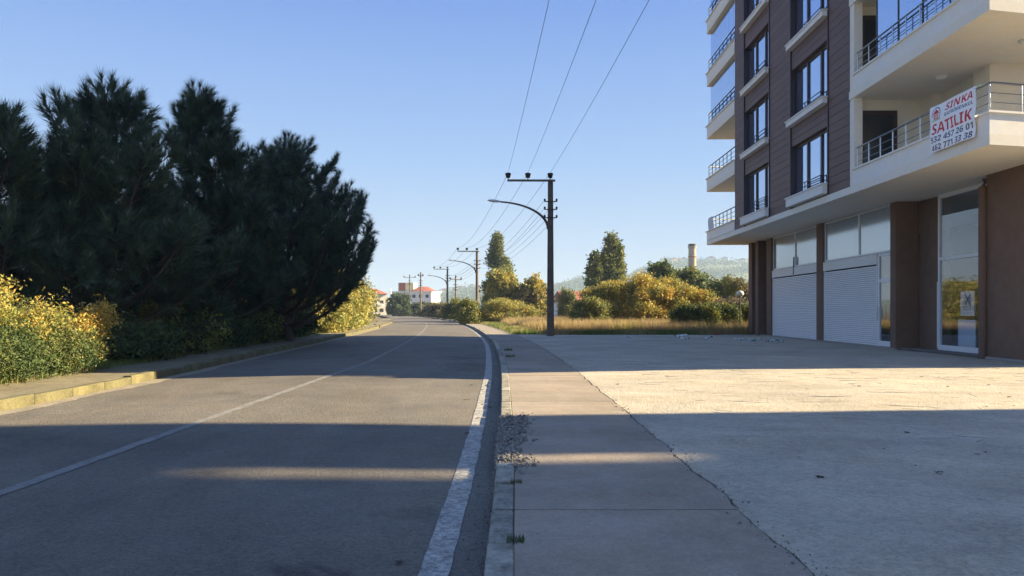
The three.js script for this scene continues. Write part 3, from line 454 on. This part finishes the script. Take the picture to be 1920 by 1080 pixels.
// two blocks out of the frame on the right: their ends cut the sun off the near road
{
  const block = (label, x0, x1, d0, d1, h, lower, gap) => {
    const g = thing('apartment_block', label, 'building', [(x0 + x1) / 2, 0, -(d0 + d1) / 2], 0), w = x1 - x0, l = d1 - d0;
    mesh('wall', uvm(box(w, lower, l - .75, 0, lower / 2, .375)), M.brown, g); mesh('upper_wall', uvm(box(w, h - lower, l, 0, lower + (h - lower) / 2, 0)), M.plaster, g); mesh('roof', uvm(box(w + .3, .25, l, 0, h + .125, 0)), M.white, g);
    if (gap) for (const [y0, y1] of [[0, gap[0]], [gap[1], h]]) mesh('link_wall', uvm(box(1, y1 - y0, .8, -w / 2 + .5, (y0 + y1) / 2, -l / 2 - .4)), M.plaster, g);   // a link with one open terrace
    for (let y = lower + .9; y < h - 2; y += 2.9) for (let z = -l / 2 + .4; z < l / 2 - 1.2; z += 3) { const f = mesh('window', box(.08, 1.4, 1.1, -w / 2 - .02, y + .7, z + .6), M.frame, g); mesh('pane', box(.02, 1.24, .94, -.045, 0, 0), M.mirrorGlass, f); f.geometry = box(.08, 1.4, 1.1); f.position.set(-w / 2 - .02, y + .7, z + .6); }
  };
  block('narrow cream stair block far across the yard, out of view', 26, 31, 9.46, 11.7, 21, 4.9);
  block('long cream apartment block behind the narrow stair block, out of view', 45, 60, -30, 10.46, 34, 4.9, [19.5, 21.6]);
}

// ------------------------------------------------------------------ poles, lamps and wires
function utilityPole(label, x, d, turn, H = 7.95, lampOn = true) {
  const t = thing('utility_pole', label, 'pole', [x, -.02, -d], turn, 'poles along the right pavement');
  mesh('shaft', uvm(new THREE.CylinderGeometry(.175, .245, H, 4, 6).rotateY(Math.PI / 4).translate(0, H / 2, 0)), M.pole, t);
  mesh('crossarm', uvm(rbox(2.42, .10, .10, -.98, H - .07, .16, .008)), M.pole, t);
  for (const k of [-2.15, -1.15, -.02]) { const g = group('insulator', t); g.position.set(k, H - .02, .16); mesh('pin', cyl(.02, .02, .16, 0, 0, 0, 8), M.dark, g); mesh('bell', new THREE.LatheGeometry([[0, .08], [.10, .08], [.11, .12], [.135, .22], [.15, .24], [.15, .30], [.10, .33], [0, .34]].map((a) => new THREE.Vector2(a[0], a[1])), 16), M.ceramic, g); }
  for (const h of [6.82, 6.42, 6.0]) { const b = group('bracket', t); mesh('bar', rbox(.66, .05, .05, 0, h, .2, .006), M.dark, b); for (const s of [-.3, .3]) mesh('small_insulator', new THREE.SphereGeometry(.055, 10, 8).scale(1, 1.3, 1).translate(s, h + .08, .2), M.ceramic, b); }
  if (lampOn) { const arm = []; for (let k = 0; k <= 12; k++) { const a = k / 12 * Math.PI * .47; arm.push(V(-.12 - 2.45 * (1 - Math.cos(a)) / (1 - Math.cos(Math.PI * .47)), 5.45 + 1.38 * Math.sin(a), 0)); }
    mesh('lamp_arm', tubePts(arm, .075, 8, .04), M.pole, t); mesh('lamp_head', new THREE.SphereGeometry(1, 16, 10).scale(.34, .075, .13).rotateZ(-.10).translate(-2.86, 6.87, 0), M.lampWhite, t); }
  return t;
}
const poles = [[3.75, -2, .05], [1.95, 38.5, .02], [-3.9, 84.6, .15], [-10.3, 121, .2]];
['tapered street pole with lamp arm standing in the yard, out of view', 'dark street pole with curved lamp arm at the edge of the concrete yard', 'sunlit street pole with lamp arm among bushes beyond the yard', 'third street pole with lamp arm, nearest the white building'].forEach((l, i) => utilityPole(l, ...poles[i]));
function plainPole(label, x, d, H, two) { const t = thing('plain_pole', label, 'pole', [x, -.1, -d], .25, 'far poles by the bend'); mesh('shaft', uvm(new THREE.CylinderGeometry(.12, .2, H, 8).translate(0, H / 2, 0)), M.pole, t); mesh('crossarm', rbox(two, .12, .12, 0, H - .5, .15, .01), M.pole, t); for (const s of [-.46, 0, .46]) mesh('insulator', new THREE.SphereGeometry(.16, 8, 6).scale(1, 1.4, 1).translate(s * two, H - .3 + (s ? 0 : .35), .15), M.ceramic, t); for (const h of [1.4, 1.9, 2.4]) mesh('bracket', rbox(.8, .08, .08, 0, H - h, .15, .01), M.dark, t); }
plainPole('bare tapered pole standing alone in front of the white building', -18.3, 152, 8.8, 1.0); plainPole('pole with a wide crossarm behind the bare pole', -27, 200, 10.6, 3.2); plainPole('pole with short crossarms behind the third lamp pole', -10.4, 140, 7.6, 2.2);
function wires() {
  const local = (i, k, y, z = .16) => { const [x, d, turn] = poles[i]; return V(k, y - .02, z).applyAxisAngle(V(0, 1, 0), turn).add(P(x, 0, d)); };
  const strand = (a, b, sag, r, label) => { const pts = []; for (let k = 0; k <= 28; k++) { const t = k / 28; pts.push(a.clone().lerp(b, t).add(V(0, -4 * sag * t * (1 - t), 0))); } const w = mesh(numbered('overhead_wire'), tubePts(pts, r, 5), M.wire, scene); w.userData = { label, category: 'wire', group: 'overhead wires' }; };
  const where = ['top wire strung overhead from the dark lamp pole over the pavement', 'top wire strung between the dark pole and the second lamp pole', 'top wire strung between the second and third lamp poles'];
  for (let i = 0; i < 3; i++) for (const k of [-2.15, -1.15, -.02]) strand(local(i, k, 8.28), local(i + 1, k, 8.28), [.35, .9, .6][i], [.0065, .009, .012][i], where[i]);
  for (const [k, y] of [[.3, 6.9], [-.3, 6.9], [.3, 6.5], [-.3, 6.5], [.3, 6.08]]) { strand(local(1, k, y, .2), local(2, k, y, .2), .9, .008, 'lower wire strung from the side brackets of the dark pole to the second pole'); strand(local(2, k, y, .2), local(3, k, y, .2), .6, .011, 'lower wire strung from the side brackets of the second pole onwards'); }
}
wires();
{ const t = thing('globe_lamp', 'small garden lamp with a white globe on a black post by the shop columns', 'lamp', [12.72, 0, -42.3]); mesh('post', tubePts([V(0, -.1, 0), V(0, 1, 0), V(0, 2.1, 0)], .045, 8, .035), M.dark, t); mesh('globe', new THREE.SphereGeometry(.2, 20, 14).scale(1, .82, 1).translate(0, 2.24, 0), M.lampWhite, t); mesh('collar', cyl(.09, .07, .07, 0, 2.05, 0), M.dark, t); }

// ------------------------------------------------------------------ trees and shrubs
pine('tall dark pine with a forked open top', -10.4, 19.5, 6.35, 3.0, 201);
pine('dark pine with an upright candle top in the middle of the row', -9.9, 25, 7.75, 2.3, 202);
pine('dark pine reaching out over the road beside the yellow bushes', -9.2, 31, 7.6, 4.4, 203, .08);
pine('low dark pine cut by the picture edge behind the golden shrub', -12.3, 17.6, 5.2, 2.7, 204);
pine('dark pine filling the row behind the forked pine', -13.8, 23, 4.9, 3.0, 205);
pine('dark pine filling the row behind the candle topped pine', -13.4, 29, 5.0, 3.2, 206);
pine('dark pine behind the leaning pine', -14.2, 37, 5.6, 3.2, 207);

const LG = 'shrubs along the far pavement';
plant('golden_shrub', 'golden yellow shrub in the sun beside the far pavement', 'shrub', -9.3, 12.6, [[0, 1.15, 0, 1.1, .95, 1.3], [.35, .9, -1.5, .9, .7, 1.0], [-.9, 1.2, .6, 1.2, .9, 1.4]], 5000, clumps.tiny, pal.gold.concat(pal.yellowgreen, pal.olive), 301, { group: LG, drift: .5, stems: 9, stem: .02 });
plant('golden_shrub', 'small golden sapling with bare twigs at the shade edge', 'shrub', -8.75, 15.4, [[0, .75, 0, .55, .6, .6], [.25, 1.15, -.3, .35, .3, .4]], 900, clumps.tiny, pal.amber, 302, { group: LG, stems: 8, stem: .014 });
plant('bramble', 'green bramble spilling onto the far pavement below the golden shrub', 'shrub', -8.75, 12.6, [[0, .45, 0, .75, .55, 1.6], [.15, .4, -1.9, .6, .45, 1.2], [-.2, .5, 1.8, .8, .55, 1.2]], 6500, clumps.tiny, pal.green.concat([[.13, .15, .035]]), 303, { group: LG, stems: 8, stem: .012, y: .1 });
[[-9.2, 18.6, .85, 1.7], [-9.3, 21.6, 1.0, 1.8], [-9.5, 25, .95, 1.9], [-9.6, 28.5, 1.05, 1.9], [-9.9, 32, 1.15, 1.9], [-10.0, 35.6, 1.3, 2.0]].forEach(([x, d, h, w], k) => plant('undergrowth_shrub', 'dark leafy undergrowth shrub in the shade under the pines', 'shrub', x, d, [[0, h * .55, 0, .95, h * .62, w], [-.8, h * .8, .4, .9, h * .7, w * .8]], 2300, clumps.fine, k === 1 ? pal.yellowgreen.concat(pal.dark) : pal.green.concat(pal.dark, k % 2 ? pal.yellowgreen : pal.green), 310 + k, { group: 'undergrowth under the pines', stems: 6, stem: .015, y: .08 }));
[['yellow green bush in full sun past the pines', -11.2, 43.5, 3.6, 2.2, 3.0], ['tall sunlit yellow bush at the road bend', -12.2, 51, 4.4, 2.4, 4], ['sunlit yellow green bush further along the bend', -14.2, 62, 4.3, 2.6, 5], ['last sunlit bush before the bend hides the pavement', -17.6, 80, 4.4, 3, 7]].forEach(([l, x, d, h, w, z], k) => plant('yellow_bush', l, 'bush', x, d, [[0, h * .45, 0, w, h * .5, z], [w * .3, h * .28, z * .3, w * .8, h * .32, z * .8], [-w * .4, h * .7, -z * .2, w * .7, h * .34, z * .6]], 5200, clumps.mid, k % 2 ? pal.gold.concat(pal.yellowgreen, pal.olive) : pal.yellowgreen.concat(pal.olive, pal.gold), 330 + k, { group: 'sunlit bushes at the bend', drift: 1.4, stems: 8, stem: .05, scale: 1 + k * .25 }));

function poplar(label, x, d, H, w, seed) { const t = thing('poplar_tree', label, 'tree', [x, 0, -d], 0, 'poplars'); mesh('trunk', tubePts([V(0, -.2, 0), V(0, H * .4, 0), V(.1, H * .95, 0)], .22, 8, .04), M.bark, t); const lb = []; const r = rng(seed); for (let k = 0; k < 22; k++) { const f = k / 21, y = H * (.08 + .86 * f), s = w * Math.min(1, (f + .22) / .42) * Math.pow(1 - f * .97, .36) * 1.1; lb.push([(r() - .5) * s * .7, y, (r() - .5) * s * .7, s * (.62 + .2 * r()), H * .075, s * (.62 + .2 * r())]); } crown(t, lb, 5600, clumps.coarse, pal.poplar, seed, { drift: 2 }); return t; }
poplar('tall slim poplar behind the yellow trees beside the second pole', -2.1, 121, 13.7, 2.7, 401);
poplar('tall poplar rising above the big golden bush', 13.2, 100, 11.5, 2.3, 402); poplar('shorter darker poplar joined to the tall one', 10.9, 99, 8.8, 1.35, 403);
function lobesOf(h, w, seed) { const r = rng(seed * 3 + 1), o = [[0, h * .5, 0, w * .62, h * .34, w * .62], [0, h * .2, w * .2, w * .85, h * .18, w * .7]]; for (let k = 0; k < 13; k++) { const a = k * 2.4 + r(), f = .16 + .8 * (k + r()) / 14, q = w * .85 * Math.sqrt(Math.max(.05, 1 - Math.pow(f * 1.0, 2.2))) * (.55 + .55 * r()); o.push([Math.cos(a) * q, h * f * .86, Math.sin(a) * q, w * (.2 + .22 * r()), h * (.09 + .08 * r()), w * (.2 + .22 * r())]); } return o; }
const tree = (name, label, x, d, h, w, palette, seed, n = 4500, geo = clumps.coarse, o = {}) => plant(name, label, 'tree', x, d, lobesOf(h, w, seed), n, geo, palette, seed, { stems: 7, stem: .09, drift: 1.6, ...o });
tree('autumn_tree', 'golden tree in front of the slim poplar', -1.2, 90, 6.9, 2.8, pal.gold.concat(pal.yellowgreen, pal.olive), 411);
tree('autumn_tree', 'thinner golden tree between the golden tree and the dark pole', 2.6, 88, 6.0, 2.0, pal.gold.concat(pal.olive, pal.dry), 412, 1800);
tree('green_bush', 'low green bush in front of the golden trees', -.6, 76, 2.7, 3.4, pal.yellowgreen.concat(pal.gold), 413, 4200, clumps.mid);
tree('green_bush', 'broad green bush at the foot of the second lamp pole', -4.3, 74, 2.6, 1.25, pal.olive.concat(pal.yellowgreen, pal.yellowgreen), 414, 4200, clumps.mid);
tree('green_bush', 'olive bush on the verge before the third pole', -6.6, 96, 3.0, 2.4, pal.olive.concat(pal.yellowgreen), 415, 3600, clumps.mid);
tree('green_bush', 'olive bush on the verge below the bare pole', -12.2, 128, 3.0, 4, pal.olive.concat(pal.dry), 416, 3600, clumps.mid);
tree('small_tree', 'small round green tree in front of the red roofed shed', 6.5, 90, 4.6, 1.3, pal.poplar, 417, 1800, clumps.mid);
[['big golden bush in the sun beyond the yard, left half', 7.8, 59, 4.0, 3.0], ['big golden bush in the sun beyond the yard, tallest part', 10.3, 58.6, 4.7, 3.0], ['big golden bush in the sun beyond the yard, right half', 12.9, 59, 4.0, 3.0]].forEach(([l, x, d, h, w], k) => tree('golden_bush', l, x, d, h, w, pal.amber.concat(pal.gold, pal.yellowgreen), 420 + k, 9500, clumps.mid, { drift: 1.1 }));
tree('golden_bush', 'low olive bush at the left foot of the golden bush', 6.0, 56, 2.4, 1.6, pal.olive.concat(pal.yellowgreen), 424, 2600, clumps.mid);
tree('dark_tree', 'dark green tree behind the golden bush', 15.4, 78, 7.0, 2.4, pal.green.concat(pal.olive), 430, 3800); tree('dark_tree', 'spreading dark green tree in front of the chimney', 18.9, 80, 6.7, 2.8, pal.green.concat(pal.poplar), 431, 3800); tree('dark_tree', 'lower dark green tree right of the chimney', 19.6, 70, 4.6, 2.2, pal.olive.concat(pal.green), 432, 2600);
tree('sparse_tree', 'sparse half bare tree seen beside the shop columns', 18.3, 62, 4.9, 1.5, pal.dry.concat(pal.olive, pal.yellowgreen), 433, 1300, clumps.mid, { stems: 14, stem: .05 });
tree('dry_thicket', 'grey dry thicket behind the green shrubs', 16.3, 58, 2.6, 2.4, pal.dry, 434, 2200, clumps.mid, { stems: 16, stem: .03 });
[[9.9, 43.6], [11.1, 43.2], [12.3, 43.5], [13.6, 44.4]].forEach(([x, d], k) => plant('green_shrub', 'leafy green shrub at the far edge of the concrete yard', 'shrub', x, d, [[0, .85, 0, .6, .95, .6], [.35, .75, .3, .4, .85, .4], [-.4, .7, -.2, .4, .75, .4]], 2600, clumps.fine, pal.yellowgreen.concat(pal.green, pal.green), 440 + k, { group: 'green shrubs at the yard edge', stems: 9, stem: .02 }));
[[-24, 175], [-20, 182], [-33, 230]].forEach(([x, d], k) => tree('dark_tree', ['round dark tree in front of the white building', 'dark bush beside the white building', 'dark tree at the end of the road'][k], x - 2, d, [6, 3.4, 7][k], 3.2, pal.dark.concat(pal.green), 450 + k, 2600));
// dry grass of the field and green grass of its edge
{
  const blade = (n, h, spread, seed) => { const r = rng(seed), pos = []; for (let i = 0; i < n; i++) { const a = r() * 6.28, x = (r() - .5) * spread, z = (r() - .5) * spread, L = h * (.5 + r() * .6), b = .35 * r() * L, w = h < .08 ? .003 : .007; const p = V(x, 0, z), t = V(x + Math.cos(a) * b, L, z + Math.sin(a) * b), s = V(-Math.sin(a), 0, Math.cos(a)).multiplyScalar(w); for (const q of [p.clone().add(s), p.clone().sub(s), t]) pos.push(q.x, q.y, q.z); } const g = new THREE.BufferGeometry(); g.setAttribute('position', new THREE.Float32BufferAttribute(pos, 3)); g.computeVertexNormals(); return g; };
  const gm = new THREE.MeshPhysicalMaterial({ color: 0xffffff, roughness: .8, side: THREE.DoubleSide, transmission: .25, thickness: 0, ior: 1.3 });
  function grass(name, label, n, geo, fn, cols, seed) { const r = rng(seed), im = new THREE.InstancedMesh(geo, gm, n), m4 = new THREE.Matrix4(), c = new THREE.Color(); for (let i = 0; i < n; i++) { const [x, d, s] = fn(r); m4.compose(P(x, -.02, d), new THREE.Quaternion().setFromAxisAngle(V(0, 1, 0), r() * 6.3), V(s * 1.3, s, s * 1.3)); im.setMatrixAt(i, m4); const k = cols[Math.min(cols.length - 1, Math.max(0, Math.floor((.5 + n3(x * .5, d * .5, seed) + (r() - .5) * .7) * cols.length)))], v = .8 + r() * .4; im.setColorAt(i, c.setRGB(k[0] * v, k[1] * v, k[2] * v)); } im.name = name; im.castShadow = im.receiveShadow = true; im.userData = { kind: 'stuff', label, category: 'grass' }; scene.add(im); }
  const dryC = [[.48, .36, .17], [.54, .42, .20], [.40, .30, .15], [.36, .24, .15], [.45, .38, .14]], greenC = [[.15, .22, .05], [.20, .26, .06], [.25, .26, .08], [.11, .17, .04]];
  grass('dry_grass', 'tall dry golden grass covering the field beyond the yard', 21000, blade(16, .75, .45, 3), (r) => { const d = 41 + Math.pow(r(), 1.3) * 40; return [RK(d) + 3.4 + r() * (15.5 - RK(d)), d, .65 + r() * .6]; }, dryC, 61);
  grass('verge_grass', 'short green grass along the pavement and yard edge', 16000, blade(14, .22, .35, 4), (r) => { if (r() < .45) { const d = 41 + r() * 80; return [RK(d) + 1.65 + r() * r() * 3, d, .6 + r() * .8]; } return [1.8 + r() * 9, 40.6 + r() * r() * 3, .5 + r() * .9]; }, greenC.concat(dryC.slice(0, 2)), 62);
  grass('roadside_weeds', 'low weeds and leaf litter along the far pavement edge', 5000, blade(12, .2, .3, 5), (r) => { const d = 8 + r() * 60; return [LK(d) - 1.45 - r() * 1.1, d, .5 + r() * .8]; }, greenC.concat([[.2, .16, .06]]), 63);
  const weed = (label, x, d, s, cols) => { const t = thing('weed', label, 'weed', [x, 0, -d], 0, 'weeds in the kerb joints'); mesh('leaves', blade(90, .06 * s, .16 * s, 7 + d * 3), new THREE.MeshStandardMaterial({ color: C(...cols), roughness: .8, side: THREE.DoubleSide }), t); };
  weed('small green weed growing in a kerb joint', .02, 4.28, .62, [.06, .09, .03]); weed('dry brown weed growing in the kerb joint by the gravel', .03, 5.72, .55, [.14, .11, .05]); weed('green weed at the kerb further along', -.12, 24.6, 1.6, [.08, .13, .03]); weed('green weed tuft at the kerb near the shade edge', -.05, 21.2, 1.6, [.08, .12, .03]);
}

// ------------------------------------------------------------------ far things
function house(label, x, d, w, l, h, y, wallM, roofM, turn = 0, grp) {
  const t = thing('house', label, 'house', [x, y, -d], turn, grp); mesh('wall', uvm(box(w, h + 3, l, 0, h / 2 - 1.5, 0)), wallM, t);
  const s = new THREE.Shape([new THREE.Vector2(-w / 2 - .5, 0), new THREE.Vector2(w / 2 + .5, 0), new THREE.Vector2(0, w * .22)]); mesh('roof', uvm(new THREE.ExtrudeGeometry(s, { depth: l + 1, bevelEnabled: false }).translate(0, h, -l / 2 - .5)), roofM, t);
  for (let yy = 1; yy < h - 1; yy += 2.9) for (let k = -1; k <= 1; k++) mesh('window', box(w * .14, 1.3, .12, k * w * .3, yy + .7, l / 2 + .03), M.frame, t);
}
{ const hr = rng(88); [[262, 1000], [285, 1015], [300, 990], [318, 1030], [335, 1000], [228, 1010], [80, 1040], [66, 1030], [205, 960], [-70, 1010], [-90, 1000], [310, 880], [275, 860], [345, 930]].forEach(([x, d], k) => house('pale house on the hazy hillside', x * HS, d * HS, 11 + hr() * 10, 12, 6 + hr() * 6, hillH(x * HS, d * HS) + .5, k % 3 ? M.white : M.plaster, M.roof, hr() - .5, 'houses on the hill')); }
{ // woods on the hill that read as one mass
  const r = rng(99), n = 5200, im = new THREE.InstancedMesh(clumps.huge, leafMat, n), m4 = new THREE.Matrix4(), c = new THREE.Color(); let i = 0;
  while (i < n) { const d = (640 + r() * 480) * HS, x = (-.12 + r() * .52) * d, f = n3(x / 120, d / 88, 7) + .4 * n3(x / 35, d / 35, 3); if (f > .12 && r() > .12) continue; const s = 1 + r() * 1.5; m4.compose(P(x, hillH(x, d) + 1.5 * s, d), new THREE.Quaternion().setFromEuler(new THREE.Euler(r() * 6, r() * 6, r() * 6)), V(s, s * 1.2, s)); im.setMatrixAt(i, m4); const p = pal.green[r() * 4 | 0]; im.setColorAt(i, c.setRGB(p[0], p[1], p[2])); i++; }
  im.name = 'hill_woods'; im.userData = { kind: 'stuff', label: 'woods covering the hazy hills', category: 'woods' }; scene.add(im);
}
{ const t = thing('factory_chimney', 'round masonry chimney standing above the dark trees', 'chimney', [47.5, -.2, -200]); mesh('shaft', uvm(new THREE.CylinderGeometry(.95, 1.25, 18.4, 24).translate(0, 9.2, 0)), mineral([.40, .33, .25], [[6, .2], [30, .3]], 4, .03, 120, { size: 256 }), t); mesh('rim', uvm(new THREE.CylinderGeometry(1.2, 1.0, .7, 24).translate(0, 18.1, 0)), M.kerb, t); mesh('cap_ring', uvm(new THREE.CylinderGeometry(1.02, 1.02, .6, 24).translate(0, 18.7, 0)), M.dark, t); for (const y of [15.6, 12]) mesh('band', new THREE.CylinderGeometry(1.13, 1.15, .25, 24).translate(0, y, 0), M.rust, t); }
{ const t = thing('white_building', 'white three storey building with a red roof block at the road end', 'building', [-28.5, -.2, -225], -.2); t.scale.setScalar(.72);
  mesh('wall', uvm(box(17, 9.3, 12, 0, 4.65, 0)), M.white, t); for (const y of [3.0, 6.1]) mesh('ledge', box(17.3, .3, 12.3, 0, y, 0), M.white, t); mesh('roof', uvm(box(18, .5, 13, 0, 9.55, 0)), M.white, t); mesh('red_roof', uvm(new THREE.CylinderGeometry(2, 6.5, 2, 4).rotateY(Math.PI / 4).translate(3.5, 10.8, 0)), M.roof, t);
  const tw = mesh('roof_block', uvm(box(6.5, 3.6, 5, -3.5, 11.6, 0)), mineral([.62, .55, .35], [[5, .1]], 3, .003, 130, { size: 128 }), t); mesh('red_panel', uvm(box(2.6, 3.2, .2, -5, 11.8, 2.6)), M.roof, t);
  for (let f = 0; f < 3; f++) for (let k = 0; k < 6; k++) { const w = mesh('window', box(1.5, 1.4, .14), M.alu, t); w.position.set(-7 + k * 2.75, 1.7 + f * 3.05, 6.02); mesh('pane', box(1.3, 1.2, .06, 0, 0, .07), M.dark, w); } }
{ const t = thing('roadside_house', 'cream house with an orange roof left of the white building', 'house', [-43, -.2, -236], .3); t.scale.setScalar(.78); mesh('wall', uvm(box(9, 8.5, 9, 0, 4.2, 0)), M.plaster, t); mesh('roof', uvm(new THREE.CylinderGeometry(1, 7.4, 2.2, 4).rotateY(Math.PI / 4).translate(0, 9.5, 0)), M.roof, t); for (let f = 0; f < 2; f++) for (const k of [-2.6, 0, 2.6]) mesh('window', box(1.3, 1.3, .12, k, 2 + f * 3.2, 4.53), M.frame, t); mesh('balcony', box(5, .9, 1.2, 0, 4.3, 5.1), M.white, t); }
{ const t = thing('red_roof_shed', 'white shed with a dark red roof beyond the dark lamp pole', 'building', [13.6, -.3, -150], .35); mesh('wall', uvm(box(9, 3.2, 7, 0, 1.6, 0)), M.white, t); const s = new THREE.Shape([new THREE.Vector2(-4, 0), new THREE.Vector2(4, 0), new THREE.Vector2(0, 2.2)]); mesh('roof', uvm(new THREE.ExtrudeGeometry(s, { depth: 10, bevelEnabled: false }).rotateY(Math.PI / 2).translate(-5, 3.2, 0)), M.roof, t); for (let k = 0; k < 4; k++) mesh('window', box(1.1, 1, .12, -3.2 + k * 2.1, 1.8, 3.53), M.frame, t); }
{ const t = thing('van', 'dark van parked at the far end of the road', 'van', [-33.4, -.08, -222], .2); mesh('body', rbox(1.9, 1.5, 4.4, 0, 1.0, 0, .15), plain([.05, .06, .09], .3), t); mesh('cabin', rbox(1.75, .7, 3.4, 0, 1.95, -.3, .15), plain([.05, .06, .09], .3), t); mesh('windscreen', box(1.5, .5, .06, 0, 1.98, 1.42), M.mirrorGlass, t); for (const x of [-.75, .75]) { mesh('headlight', rbox(.3, .2, .05, x, 1.0, 2.2, .01), M.lampWhite, t); for (const z of [-1.4, 1.4]) mesh('wheel', new THREE.CylinderGeometry(.34, .34, .22, 16).rotateZ(Math.PI / 2).translate(x * 1.15, .34, z), M.dark, t); } }
{ const t = thing('sign_gantry', 'white sign post with a board on a bracket at the road end', 'sign', [-32.6, -.1, -204]); mesh('post', tubePts([V(0, 0, 0), V(0, 4, 0), V(0, 7.2, 0)], .16, 8), M.white, t); mesh('strut', tubePts([V(0, 3.1, 0), V(.9, 4.6, 0)], .08, 6), M.white, t); mesh('board', rbox(1.9, 1.2, .12, 1.1, 5.2, 0, .02), plain([.12, .13, .16], .5), t); }

// ------------------------------------------------------------------ small litter
{
  const r = rng(555);
  const scrap = (s, seed) => { const q = rng(seed), g = new THREE.PlaneGeometry(s, s * .7, 5, 4), p = g.attributes.position; for (let i = 0; i < p.count; i++) { p.setZ(i, q() * s * .3); p.setX(i, p.getX(i) * (.7 + q() * .5)); } g.rotateX(-Math.PI / 2); g.computeVertexNormals(); return g; };
  const sm = [M.litter, new THREE.MeshStandardMaterial({ color: C(.45, .6, .6), roughness: .5 }), new THREE.MeshStandardMaterial({ color: C(.5, .1, .07), roughness: .6 })].map((m) => { m.side = THREE.DoubleSide; return m; });
  const geo = [scrap(.42, 1), scrap(.28, 2), scrap(.55, 3)];
  for (let k = 0; k < 26; k++) { const x = 3.2 + r() * 8, d = k < 15 ? 40.6 + r() * 1.2 : 30 + r() * 9, m = mesh(numbered('litter'), geo[k % 3], sm[k % 7 === 3 ? 1 : k % 9 === 5 ? 2 : 0], scene); m.position.set(x, .02, -d); m.rotation.y = r() * 6; m.userData = { label: 'crumpled scrap of plastic or paper at the far edge of the yard', category: 'litter', group: 'litter at the yard edge' }; }
  const leafG = scrap(.07, 9), lm = new THREE.MeshStandardMaterial({ color: C(.05, .04, .03), roughness: .9, side: THREE.DoubleSide });
  for (let k = 0; k < 46; k++) { const d = 3.8 + r() * 16, x = k % 3 ? 1.8 + r() * Math.min(9, d * .62) : RK(d) - .1 - r() * .5, y = x > 1 ? .004 : roadY(x, d) + .006; const m = mesh(numbered('dead_leaf'), leafG, lm, scene); m.position.set(x, y, -d); m.rotation.y = r() * 6; m.scale.setScalar(.3 + r() * .55); m.userData = { label: x > 1 ? 'small dark dead leaf lying on the concrete yard' : 'small dark dead leaf lying in the gutter by the kerb', category: 'leaf', group: x > 1 ? 'dead leaves on the yard' : 'dead leaves in the gutter' }; }
}
renderer.render(scene, camera);
